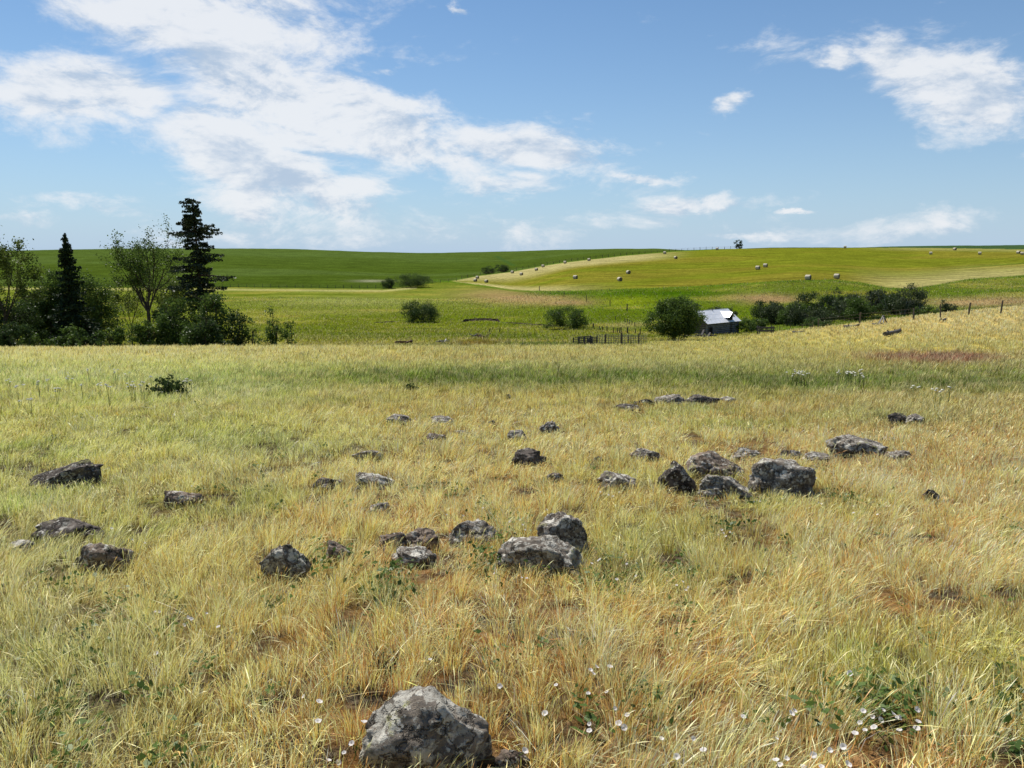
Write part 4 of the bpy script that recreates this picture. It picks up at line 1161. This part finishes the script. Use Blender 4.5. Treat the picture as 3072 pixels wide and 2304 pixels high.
BALES = [  # u, base v, heading, ymin, label
    (1426, 845, 20, 'bale farthest left on the hay field, front of a touching pair'),
    (1432, 836, 10, 'bale just behind the farthest left one at the tip of the hay field'),
    (1459, 848, 30, 'bale just right of the pair at the left tip of the field'),
    (1537, 820, 15, 'bale on the fence line just right of the two small bushes'),
    (1564, 826, 20, 'bale on pale stubble below the fence line, right of the two small bushes'),
    (1609, 812, 15, 'bale on pale stubble strip, third from the two small bushes'),
    (1629, 802, 10, 'bale close under the fence on the rising edge of the hay field'),
    (1695, 791, 10, 'bale against the fence halfway up the rising edge of the hay field'),
    (1767, 783, 10, 'bale against the fence two thirds up the rising edge of the hay field'),
    (1726, 837, 20, 'bale alone on the striped slope, straight above the corral'),
    (1859, 844, 60, 'bale low on the slope showing its dark round end, lower of two'),
    (1885, 822, 60, 'bale showing its dark round end, just above the lower one'),
    (1994, 762, 12, 'bale by the fence at the upper end of the pale stubble strip'),
    (2027, 777, 60, 'bale showing a dark end below the top of the hay field'),
    (2151, 750, 10, 'tiny bale on the skyline left of the lone bush'),
    (2273, 809, 25, 'left one of two bales side by side below the lone skyline bush'),
    (2296, 802, 25, 'right one of two bales side by side below the lone skyline bush'),
    (2424, 840, 30, 'left one of the two largest bales above the dark thicket'),
    (2510, 836, 30, 'right one of the two largest bales above the dark thicket'),
    (2535, 745, 10, 'bale on the skyline between the lone bush and the right edge'),
    (2792, 764, 15, 'bale high on the hay field right of the thicket'),
    (2864, 751, 60, 'small dark bale near the far fence at the right'),
    (2939, 764, 20, 'bale high on the hay field, second from the right edge pair'),
    (3055, 761, 60, 'small dark green bale behind the pale one at the right edge'),
    (3066, 765, 20, 'pale bale cut by the right edge of the picture')]
for i, (u, v, hd, lab) in enumerate(BALES):
    c = hit(u, v, 150 if u > 1650 else 230)
    if c.y > 460: c = at(u, 425 if u < 2600 else 370, v)
    if i == 0: o = bale0
    else:
        o = bale0.copy(); COL.objects.link(o)
        for ch in bale0.children: d = ch.copy(); COL.objects.link(d); d.parent = o
    o.location = (c.x, c.y, H(c.x, c.y) - .03); o.rotation_euler = (0, 0, -R(18 + hd * .8))
    o['label'] = 'round hay ' + lab; o['group'] = 'round hay bales on the mown field'

# ------------------------------------------------------------------ fences and posts
def post_mesh(name, h, r, parent, loc, lean=(0, 0), mt='post', seed=0):
    rr = random.Random(seed); mb = MB()
    mb.tube([(0, 0, -.3), (lean[0] * .5 * h, lean[1] * .5 * h, h * .5), (lean[0] * h, lean[1] * h, h)], [r * rr.uniform(.95, 1.1), r, r * rr.uniform(.8, .95)], 7)
    return mb.build(name, M[mt], parent, loc)
def wire_fence(label, pts, h, r, wires, seed=0, mt='post'):
    """pts: world points of the posts"""
    rr = random.Random(seed); root = thing('wire_fence', pts[0], label, 'fence'); o0 = Vector(pts[0]); tops = []
    for i, p in enumerate(pts):
        hh = h * rr.uniform(.85, 1.12); ln = (rr.gauss(0, .05), rr.gauss(0, .05))
        post_mesh('post', hh, r * rr.uniform(.85, 1.3), root, Vector(p) - o0, ln, mt, seed * 50 + i); tops.append((Vector(p) - o0, ln, hh))
    mb = MB()
    for wz in wires:
        pp = [q + Vector((ln[0] * wz * h, ln[1] * wz * h, wz * h)) for q, ln, hh in tops]; full = []
        for a, b in zip(pp[:-1], pp[1:]): full += [a, a.lerp(b, .5) + Vector((0, 0, -.05))]
        mb.tube(full + [pp[-1]], max(.004, .00008 * o0.y), 3)
    mb.build('wire', M['wire'], root); return root
M['wire'] = flat_mat('rusty_wire', (.10, .07, .05), .7, 8, .4, .5)
# along the upper left edge of the hay field
fp_ = []
for u in np.linspace(1385, 2210, 46):
    v = float(np.interp(u, *HAYF)) - .5; c = hit(u, v, 230)
    if c.y > 520: c = at(u, 425, v)
    fp_.append(c)
wire_fence('long wire fence climbing along the pale upper edge of the hay field', fp_, 1.5, .10, (.35, .65, .92), 1)
fp_ = [hit(u, float(np.interp(u, *FENCE)) + 1, 200) for u in np.linspace(-60, 1370, 60)]
wire_fence('long wire fence at the foot of the green crop hill', fp_, 1.3, .08, (.4, .7, .95), 2)
fp_ = [hit(u, v, 45) for u, v in ((2455, 985), (2579, 973), (2741, 960), (2821, 955), (2905, 948), (3002, 942), (3110, 934))]
wire_fence('wire fence of thin wooden posts along the crest of the tan slope at right', fp_, 1.35, .075, (.3, .6, .88), 3)
fp_ = [at(u, y_, 1000) for u, y_ in ((2300, 108), (2340, 106), (2370, 105), (2405, 104), (2436, 100))]
wire_fence('low wire fence in the grass in front of the bright bushes', fp_, 1.0, .05, (.4, .8), 4)
fp_ = [hit(u, v, 120) for u, v in ((1618, 872), (1692, 891), (1760, 905), (1830, 918))]
wire_fence('sparse fence remains running down the slope under the hay field', fp_, 1.3, .09, (.8,), 5)
GP = 'old leaning posts standing in the valley grass'
POSTS = [(1780, 986, 16, -.02, 'single dark post just right of the broad bush'), (1803, 992, 13, -.4, 'first of two posts leaning left behind the corral'),
    (1810, 992, 13, -.3, 'second of two posts leaning left behind the corral'), (1821, 993, 13, .0, 'upright thin post right of the two leaning ones'),
    (1839, 1000, 18, .12, 'slanting thin post at the dusty patch behind the corral'), (1852, 999, 15, 0, 'thin post in the middle of the dusty patch'),
    (1858, 1000, 17, .1, 'thin post at the right of the dusty patch'), (1863, 1004, 22, 0, 'tall thin post behind the corral panels'),
    (1882, 1000, 18, 0, 'thick dark post behind the corral panels'), (1906, 1000, 13, 0, 'short thin post right behind the corral panels'),
    (1920, 1006, 20, 0, 'tall thin post at the right end of the corral'),
    (1881, 934, 22, 0, 'tall lone post on the green slope above the corral'), (1846, 960, 11, 0, 'small post low on the green slope'),
    (1875, 968, 8, 0, 'leftmost short post of the row of five on the green slope'), (1882, 969, 9, 0, 'second short post of the row of five on the green slope'),
    (1888, 972, 9, 0, 'third short post of the row of five on the green slope'), (1896, 975, 10, 0, 'fourth short post of the row of five on the green slope'),
    (1904, 979, 12, 0, 'last and tallest post of the row of five on the green slope'),
    (1466, 999, 14, .35, 'left of two thin stakes leaning right above the rubble mound'), (1498, 996, 12, .2, 'right of two thin stakes above the rubble mound')]
for i, (u, v, hp, ln, lab) in enumerate(POSTS):
    c = hit(u, v, 90); k = px(c.y)
    o = post_mesh('post', max(.7, hp * k), .075 if i not in (8, 0, 11) else .12, None, c, (ln, 0), 'post', i)
    tag(o, lab, 'post', GP)

# ------------------------------------------------------------------ the corral
def board_panel(u0, u1, vb, Y, hp, nb, label):
    a = at(u0, Y, vb); b = at(u1, Y * 1.01, vb); k = px(Y); h = hp * k
    root = thing('corral_gate', a, label, 'corral panel', 'dark wooden board panels of the corral')
    d = b - a; ln = math.hypot(d.x, d.y); root.rotation_euler = (0, 0, math.atan2(d.y, d.x)); rr = random.Random(int(u0))
    for i, x in enumerate((0, ln * .5, ln)):
        mb = MB(); mb.box((x, 0, h * .5 - .1), (.10, .09, h + .25)); mb.build('post', M['boards'], root)
    for i in range(nb):
        mb = MB(); mb.box((ln / 2, -.085, h * (.12 + .84 * i / (nb - 1))), (ln + .12, .04, h * .11), ry=rr.gauss(0, .008)); mb.build('board', M['boards'], root)
board_panel(1720, 1751, 1026, 82, 18, 4, 'dark board panel at the left end of the corral, farther back')
board_panel(1737, 1771, 1033, 78, 26, 5, 'middle dark board panel of the corral, tallest of three')
board_panel(1762, 1790, 1031, 79, 23, 5, 'dark board panel at the right of the three, beside the tube gates')
M['tube'] = flat_mat('galvanised_tube', (.16, .17, .17), .45, 6, .3, .5)
def tube_gate(u0, u1, Y0, Y1, label, h=1.08, rails=5):
    a = at(u0, Y0, 1030); b = at(u1, Y1, 1028); d = b - a; ln = math.hypot(d.x, d.y)
    root = thing('tube_gate', a, label, 'corral gate', 'round tube gate panels of the corral'); root.rotation_euler = (0, 0, math.atan2(d.y, d.x))
    sl = d.z / ln; mb = MB()
    mb.tube([(0, 0, 0), (0, 0, h), (ln, 0, h + d.z), (ln, 0, d.z)], .035, 6); mb.build('frame', M['tube'], root)
    mb = MB()
    for i in range(rails): z = h * (.1 + .76 * i / (rails - 1)); mb.tube([(0, 0, z), (ln, 0, z + d.z)], .022, 5)
    mb.build('rails', M['tube'], root)
    mb = MB()
    for x in (ln * .33, ln * .67): mb.tube([(x, .03, .05 + sl * x), (x, .03, h - .02 + sl * x)], .03, 5)
    mb.build('uprights', M['tube'], root)
tube_gate(1792, 1814, 79, 80, 'first round tube gate panel beside the dark board panels')
tube_gate(1818, 1841, 80, 81, 'second round tube gate panel from the dark board panels')
tube_gate(1841, 1862, 81, 82, 'round tube gate panel ending at the thickest corral post')
tube_gate(1867, 1892, 82, 84, 'round tube gate panel right of the thickest corral post')
tube_gate(1893, 1915, 84, 85, 'round tube gate panel ending at the thin right corral post')
tube_gate(1917, 1938, 85, 86, 'last round tube gate panel, nearest the barn tree')
for u, Y, h, r_, lab in ((1816, 79.5, 1.15, .085, 'thick wooden corral post between the first and second tube gates'),
                         (1864, 81.5, 1.35, .12, 'thickest wooden corral post in the middle of the tube gates'),
                         (1884, 84, 1.15, .08, 'dark corral post behind the gate right of the thickest post'),
                         (1916, 85, 1.3, .08, 'thin right corral post with uneven top')):
    c = at(u, Y, 1030); o = post_mesh('corral_post', h, r_, None, c, (0, 0), 'post', int(u)); tag(o, lab, 'corral post', 'wooden posts holding the tube gates')

# ------------------------------------------------------------------ debris, logs and junk
M['rust'] = flat_mat('rusty_metal', (.10, .05, .035), .7, 6, .5, .3)
M['pale_wood'] = wood_mat('bleached_wood', (.26, .25, .23), (.52, .50, .46), 0, .8)
def rust_box(u, v, wp, hp):
    c = hit(u, v); k = px(c.y); root = thing('rusty_trough', c, 'long dark rusty trough tipped up at its right end, in the valley grass', 'trough')
    w_, h_ = wp * k, hp * k; mb = MB(); t_ = .05
    mb.box((-w_ * .12, -.5, h_ * .3), (w_ * .66, t_, h_ * .6)); mb.box((-w_ * .12, .4, h_ * .3), (w_ * .66, t_, h_ * .6)); mb.box((-w_ * .12, -.05, .03), (w_ * .66, .86, t_))
    mb.box((-w_ * .45 - .03, -.05, h_ * .3), (t_, .94, h_ * .6)); mb.build('body', M['rust'], root)
    mb = MB(); mb.box((w_ * .30, -.1, h_ * .55), (w_ * .32, .7, h_ * .42), ry=-.35); mb.box((w_ * .44, -.2, h_ * .35), (w_ * .16, .1, .08), ry=.5); mb.build('tipped_end', M['rust'], root)
rust_box(1212, 1034, 56, 16)
def heap(name, u, v, wp, hp, n, mt, label, cat, seed, ln=1.2, th=.07):
    c = hit(u, v); k = px(c.y); rr = random.Random(seed); root = thing(name, c, label, cat)
    for i in range(n):
        mb = MB(); L_ = ln * rr.uniform(.5, 1.2)
        mb.box((0, 0, 0), (L_, th * rr.uniform(.8, 2.2), th * rr.uniform(.5, 1.1)), rz=rr.uniform(0, 3.1), ry=rr.gauss(0, .3))
        mb.build('plank', M[mt if rr.random() < .7 else 'boards'], root, (rr.gauss(0, .25) * wp * k, rr.gauss(0, .3), rr.uniform(.02, hp * k)))
    return root
heap('plank_pile', 1328, 1030, 36, 9, 14, 'pale_wood', 'small heap of bleached broken planks between the rusty trough and the mound', 'wood pile', 3, .9)
heap('scrap_pile', 1440, 1012, 56, 10, 16, 'rust', 'scrap metal and broken frames lying on top of the grassy mound', 'scrap pile', 4, 1.1, .09)
heap('plank_pile', 2110, 1012, 80, 8, 14, 'old_wood', 'low pile of old boards at the foot of the barn by the tree', 'wood pile', 5, 2.2, .12)
def log_thing(u0, v0, u1, v1, r_, label, mt='old_wood', knots=5, ym=0, name='fallen_log'):
    a = hit(u0, v0, ym); b = hit(u1, v1, ym); rr = random.Random(int(u0)); m = (a + b) / 2; mb = MB(); pts = []; rad = []
    for t in np.linspace(0, 1, 8):
        p = a.lerp(b, t); p.z = H(p.x, p.y) + r_ * .9 + .15 * abs(t - .5); pts.append(p - m); rad.append(r_ * rr.uniform(.7, 1.25) * (1 - .3 * t))
    root = thing(name, m, label, 'log'); mb.tube(pts, rad, 8); mb.build('trunk', M[mt], root)
    for q in range(knots):
        mb = MB(); i = rr.randint(1, 6); e = Vector((rr.gauss(0, .25), rr.gauss(0, .25), rr.uniform(.08, .3))); mb.tube([pts[i], pts[i] + e * .5, pts[i] + e], [r_ * .4, r_ * .3, r_ * .15], 5); mb.build('branch_stub', M[mt], root)
log_thing(2533, 986, 2575, 981, .16, 'dark fallen log on the tan slope in front of the thicket', knots=3)
log_thing(2654, 1012, 2700, 1000, .20, 'knobbly dark log lowest on the tan slope', knots=7)
log_thing(2822, 967, 2836, 963, .14, 'short dark log near the fence posts at right', knots=2)
log_thing(2378, 1000, 2412, 998, .10, 'thin dark pole lying on the bare pale strip right of the barn', knots=1)
log_thing(2618, 976, 2645, 975, .09, 'short dark stick left of the white propped boards', knots=2)
def teepee():
    c = hit(2648, 971); root = thing('propped_boards', c, 'small stack of white and dark boards propped into a point on the tan slope', 'boards'); rr = random.Random(3)
    for i in range(7):
        a = i / 7 * 6.28; mb = MB(); b = Vector((math.cos(a) * .5, math.sin(a) * .4, 0)); mb.tube([b, (rr.gauss(0, .05), rr.gauss(0, .05), .85)], .07, 4)
        mb.build('board', M['pale_wood' if i in (3, 4, 5) else 'boards'], root)
teepee()
def feeder():
    c = at(2296, 100, 1003); root = thing('wooden_feeder', c, 'small dark wooden feeder frame at the end of the pale strip right of the barn', 'feeder')
    for x, y in ((-.9, -.3), (.9, -.3), (-.9, .4), (.9, .4)):
        mb = MB(); mb.box((x, y, .5), (.12, .12, 1.15)); mb.build('leg', M['boards'], root)
    for z in (.45, .85):
        mb = MB(); mb.box((0, -.38, z), (2.2, .05, .16)); mb.box((0, .48, z), (2.2, .05, .16)); mb.build('board', M['boards'], root)
feeder()
# eroded bank of the dry stream in the valley
def bank(pts, h, label, seed):
    rr = random.Random(seed); P = [hit(u, v, 100) for u, v in pts]; full = []
    for a, b in zip(P[:-1], P[1:]):
        n = max(2, int((b - a).length / .35)); full += [a.lerp(b, i / n) for i in range(n)]
    V = []; n = len(full)
    for i, p in enumerate(full):
        t = min(1, i / (n * .15), (n - 1 - i) / (n * .15)); hh = h * max(.12, t) * (.7 + .5 * mnoise.noise(Vector((p.x * .9, seed, 0))))
        z = H(p.x, p.y) - .1; j = [rr.gauss(0, .06) for _ in range(6)]
        V += [(p.x, p.y - .55 + j[0], z), (p.x + j[1], p.y - .25 + j[2], z + hh * .55), (p.x + j[3], p.y + j[4], z + hh + .1), (p.x, p.y + 1.3, z + .08 + hh * .35), (p.x, p.y + 2.2, z - .15)]
    mb = MB(); mb.add(V, [(5 * i + k, 5 * i + 5 + k, 5 * i + 6 + k, 5 * i + 1 + k) for i in range(n - 1) for k in range(4)], 0)
    mb.mi = [0 if (q % 4) < 2 else 1 for q in range(len(mb.f))]
    o = mb.build('stream_bank', [M['dirt'], M['turf']], None); tag(o, kind='structure')
M['dirt'] = flat_mat('dark_earth', (.045, .03, .02), .95, 3, .5); M['turf'] = flat_mat('turf', (.13, .16, .03), .95, 3, .35)
bank([(1380, 968), (1410, 963), (1450, 961), (1490, 964), (1505, 968)], .65, '', 1)
bank([(1505, 968), (1560, 972), (1620, 976), (1690, 982)], .26, '', 2)
bank([(1120, 969), (1160, 967), (1200, 966)], .22, '', 3)

# ------------------------------------------------------------------ flowers
M['petal'] = foliage_mat('white_petals', (.74, .71, .68), var=.08, trans=.4, dark=(.93, .92, .92)); M['stalk'] = foliage_mat('stalk', (.10, .15, .03)); M['eye'] = flat_mat('flower_centre', (.55, .50, .25), .7)
M['yarrow'] = flat_mat('yarrow_heads', (.50, .49, .40), .9, 40, .2)
def flower_meshes(seed, d=.025):
    rr = random.Random(seed); mb = MB(); n = 15; V = [(0, 0, -.006)]
    for r, z in ((.25, -.002), (.7, .001), (1, .0025)):
        for k in range(n):
            a = 2 * math.pi * k / n; q = r * d / 2 * (1 + (.05 * math.cos(5 * a) if r > .9 else 0)); V.append((q * math.cos(a), q * math.sin(a), z + rr.gauss(0, .0008)))
    mb.add(V, [(0, 1 + k, 1 + (k + 1) % n) for k in range(n)] + [(1 + i * n + k, 1 + i * n + n + k, 1 + i * n + n + (k + 1) % n, 1 + i * n + (k + 1) % n) for i in range(2) for k in range(n)])
    root = thing('bindweed_flower', (0, 0, 0), 'x', 'flower')
    mb.build('petals', M['petal'], root, smooth=True)
    mb = MB(); mb.tube([(0, 0, -.012), (.006, .01, -.06), (.0, .02, -.20)], [.0016, .0014, .0014], 4); mb.build('stalk', M['stalk'], root)
    return root
fl0 = [flower_meshes(1), flower_meshes(2, .024)]
used = [False, False]
def flower(u, v, tilt, az_, kind, lab, grp, sc=1.):
    b = hit(u, v + 14); hgt_ = rnd.uniform(.09, .15); k_ = (CV - v) / F; zray = (-sp + k_ * cp) / (cp + k_ * sp)
    # find the spot on the view ray that is hgt_ above the ground
    y_ = b.y
    for _ in range(6):
        x_ = xat(u, v, y_); z_ = EYE + y_ * zray; y_ += (z_ - (H(x_, y_) + hgt_)) * 1.6
    x_ = xat(u, v, y_)
    src = fl0[kind]
    if not used[kind]: o = src; used[kind] = True
    else:
        o = src.copy(); COL.objects.link(o)
        for ch in src.children: d = ch.copy(); COL.objects.link(d); d.parent = o
    o.location = (x_, y_, H(x_, y_) + hgt_); o.rotation_euler = (tilt, rnd.gauss(0, .25), az_); o.scale = (sc * rnd.uniform(.65, 1.08),) * 3
    o['label'] = lab; o['group'] = grp
CLUST = [([(2590, 2133), (2618, 2150), (2650, 2130), (2692, 2152), (2680, 2140), (2752, 2128), (2755, 2165), (2750, 2185), (2622, 2182), (2595, 2190), (2565, 2200), (2642, 2160), (2698, 2190), (2580, 2168), (2700, 2153)], 'open white flower in green grass at lower right'),
    ([(2030, 2270), (2080, 2215), (2230, 2150), (2330, 2215), (2328, 2280), (2360, 2275), (2375, 2140), (2385, 2132), (2440, 2265), (2530, 2240), (2490, 2250), (2545, 2292), (2410, 2300), (2465, 2300), (2110, 2250), (2340, 2295), (2550, 2020)], 'white flower in golden grass at bottom right'),
    ([(1092, 2165), (955, 2163), (958, 2105), (910, 2090), (1032, 2258), (1015, 2287), (1160, 2238), (1175, 2205), (985, 2280), (1055, 2230)], 'white flower in grass left of the foreground boulder'),
    ([(1500, 2058), (1290, 1978), (1772, 2010), (1780, 2020), (1790, 2000), (1765, 2080), (1845, 2125), (1882, 2145), (1872, 2182), (1856, 2170), (1768, 2172), (1768, 2192), (1635, 2140), (1575, 2252), (1985, 2215), (1830, 2000), (1820, 2075), (1668, 2055)], 'white flower in grass right of the foreground boulder'),
    ([(465, 1835), (478, 1835), (565, 1852), (575, 1857), (552, 1875), (468, 1960), (620, 1840), (655, 1880)], 'white flower in trampled grass at lower left'),
    ([(1568, 1575), (1600, 1570), (1575, 1590), (1545, 1600), (1640, 1530), (1650, 1545), (1560, 1560), (1390, 1548), (1340, 1545), (1450, 1525), (1455, 1572), (1530, 1566)], 'small white flower around the tall rounded boulder'),
    ([(2155, 1605), (2170, 1600), (2178, 1610), (2190, 1598), (2165, 1590), (1795, 1682), (1775, 1690), (1800, 1678), (1565, 1733), (1580, 1735), (1850, 1738), (1483, 1720)], 'white flower in green grass right of centre rocks'),
    ([(2030, 1756), (2058, 1770), (2065, 1762), (2000, 1742), (2048, 1745), (1908, 1728), (1912, 1690), (1880, 1692)], 'white flower in dark green clump right of centre'),
    ([(2262, 1506), (2270, 1502), (2280, 1506), (2345, 1498), (2455, 1510), (2462, 1512), (2520, 1522), (2560, 1520), (2560, 1540), (2660, 1520), (2632, 1545), (2448, 1435), (2472, 1417)], 'white flower in grass beside the big rock cluster'),
    ([(1838, 1490), (1858, 1478), (1825, 1487), (1800, 1478), (1795, 1462)], 'white flower in front of the beige rock'),
    ([(335, 1586), (390, 1592), (397, 1620), (435, 1630), (550, 1485), (575, 1460), (605, 1500)], 'white flower near the left hand rocks')]
ORD = 'first second third fourth fifth sixth seventh eighth ninth tenth eleventh twelfth thirteenth fourteenth fifteenth sixteenth seventeenth eighteenth'.split()
def ordered(pts, lab):
    """each one told apart by its place counted from the left"""
    i = min(lab.find(p) for p in (' in ', ' around ', ' near ', ' standing ', ' scattered ') if p in lab)
    for j, q in enumerate(sorted(pts)): yield q, lab[:i] + ', ' + ('leftmost' if j == 0 else ORD[j] + ' from left') + ' of those' + lab[i:]
for ci, (pts, lab) in enumerate(CLUST):
    for j, ((u, v), lb) in enumerate(ordered(pts, lab)):
        flower(u, v, rnd.uniform(.05, .85), rnd.uniform(-1.5, 1.5), j % 2, lb, 'white flowers' + lab[min(lab.find(p) for p in (' in ', ' around ', ' near ') if p in lab):], 1.0 if v > 1900 else .85)
def yarrow_plant(u, v, lab, grp, seed):
    c = hit(u, v); rr = random.Random(seed); root = thing('yarrow', c, lab, 'flower', grp); sc = max(1, c.y / 16)
    hs = .52 * rr.uniform(.8, 1.1)
    mb = MB(); tips = []
    for q in range(rr.randint(2, 4)):
        tip = Vector((rr.gauss(0, .05), rr.gauss(0, .05), hs * rr.uniform(.8, 1))); mb.tube([(0, 0, 0), tip * .5 + Vector((.01, 0, 0)), tip], .003 * sc, 4); tips.append(tip)
    mb.build('stalk', M['stalk'], root)
    for tip in tips:
        mb = MB(); n = 10; r = .030 * rr.uniform(.8, 1.2)
        V = [tuple(tip + Vector((0, 0, .014)))] + [tuple(tip + Vector((r * .6 * math.cos(a), r * .6 * math.sin(a), .010 + rr.gauss(0, .002)))) for a in np.linspace(0, 6.283, n, endpoint=False)] + [tuple(tip + Vector((r * math.cos(a), r * math.sin(a), -.004 + rr.gauss(0, .002)))) for a in np.linspace(0, 6.283, n, endpoint=False)]
        mb.add(V, [(0, 1 + k, 1 + (k + 1) % n) for k in range(n)] + [(1 + k, 1 + n + k, 1 + n + (k + 1) % n, 1 + (k + 1) % n) for k in range(n)]); mb.build('flower_head', M['yarrow'], root)
YC = [([(2368, 1150), (2378, 1146), (2388, 1142), (2395, 1140), (2402, 1150), (2412, 1155), (2420, 1152), (2385, 1154)], 'white yarrow in the left clump of the green band'),
      ([(2510, 1144), (2530, 1140), (2545, 1136), (2552, 1146), (2565, 1148), (2575, 1150), (2590, 1152), (2536, 1148)], 'white yarrow in the right clump of the green band'),
      ([(2800, 1215), (2815, 1212), (2842, 1200), (2738, 1195)], 'white yarrow standing in dry grass at far right'),
      ([(405, 1195), (425, 1188), (395, 1182), (455, 1170), (435, 1198), (560, 1178), (575, 1165), (385, 1150)], 'white yarrow around the dark twiggy shrub at left'),
      ([(60, 1210), (120, 1190), (170, 1205), (250, 1195), (95, 1240), (210, 1160), (300, 1185), (330, 1210), (30, 1170), (145, 1165), (270, 1140), (350, 1150)], 'white yarrow scattered in the pale grass at far left')]
for ci, (pts, lab) in enumerate(YC):
    for j, ((u, v), lb) in enumerate(ordered(pts, lab)): yarrow_plant(u, v + 20, lb, 'yarrow: ' + lab[13:], ci * 40 + j)

# ------------------------------------------------------------------ broad leaved weeds low in the grass
def weeds():
    gen = np.random.default_rng(77); spots = []
    for (u, v, su, sv, n) in [(1850, 1745, 70, 35, 26), (2170, 1600, 40, 16, 8), (2640, 2150, 90, 45, 30), (1160, 1790, 40, 30, 14), (1560, 1600, 60, 40, 16), (2050, 1760, 40, 22, 12),
                              (2500, 1520, 120, 18, 14), (1480, 1700, 60, 20, 8), (1900, 2150, 60, 60, 10), (3050, 1600, 20, 60, 8), (1030, 1690, 50, 20, 8), (640, 1500, 60, 20, 8), (1330, 1500, 60, 20, 8), (3030, 2150, 30, 100, 14), (200, 1850, 150, 100, 22), (330, 2150, 200, 90, 20)]:
        for _ in range(n):
            p = hit(u + gen.normal(0, su), v + gen.normal(0, sv)); spots.append((p.x, p.y))
    for _ in range(150):
        y = 2.2 + 14 * gen.random() ** 1.2; x = (gen.random() * 2 - 1) * .72 * y
        spots.append((x, y))
    P = []; S_ = []
    for (x, y) in spots:
        if any(((x - a) / b) ** 2 + ((y - c) / d) ** 2 < 1 for a, c, b, d in FOOT): continue
        z = H(x, y); n = gen.integers(10, 26); r = gen.uniform(.025, .07)
        q = gen.normal(0, 1, (n, 3)) * np.array([r, r, .03]); q[:, 2] = abs(q[:, 2]) + gen.uniform(.01, .08)
        P.append(q + np.array([x, y, z])); S_.append(np.full(n, gen.uniform(.012, .024)))
    V, Q = leaf_quads(np.concatenate(P), np.concatenate(S_), up=1.6, elong=1.7, gen=gen)
    o = link('weeds', arr_mesh('weeds', V, Q), M['weed']); tag(o, kind='stuff', label='low broad leaved green weeds among the dry grass', cat='weeds')
M['weed'] = foliage_mat('weed_leaves', (.10, .15, .035), trans=.35)
weeds()
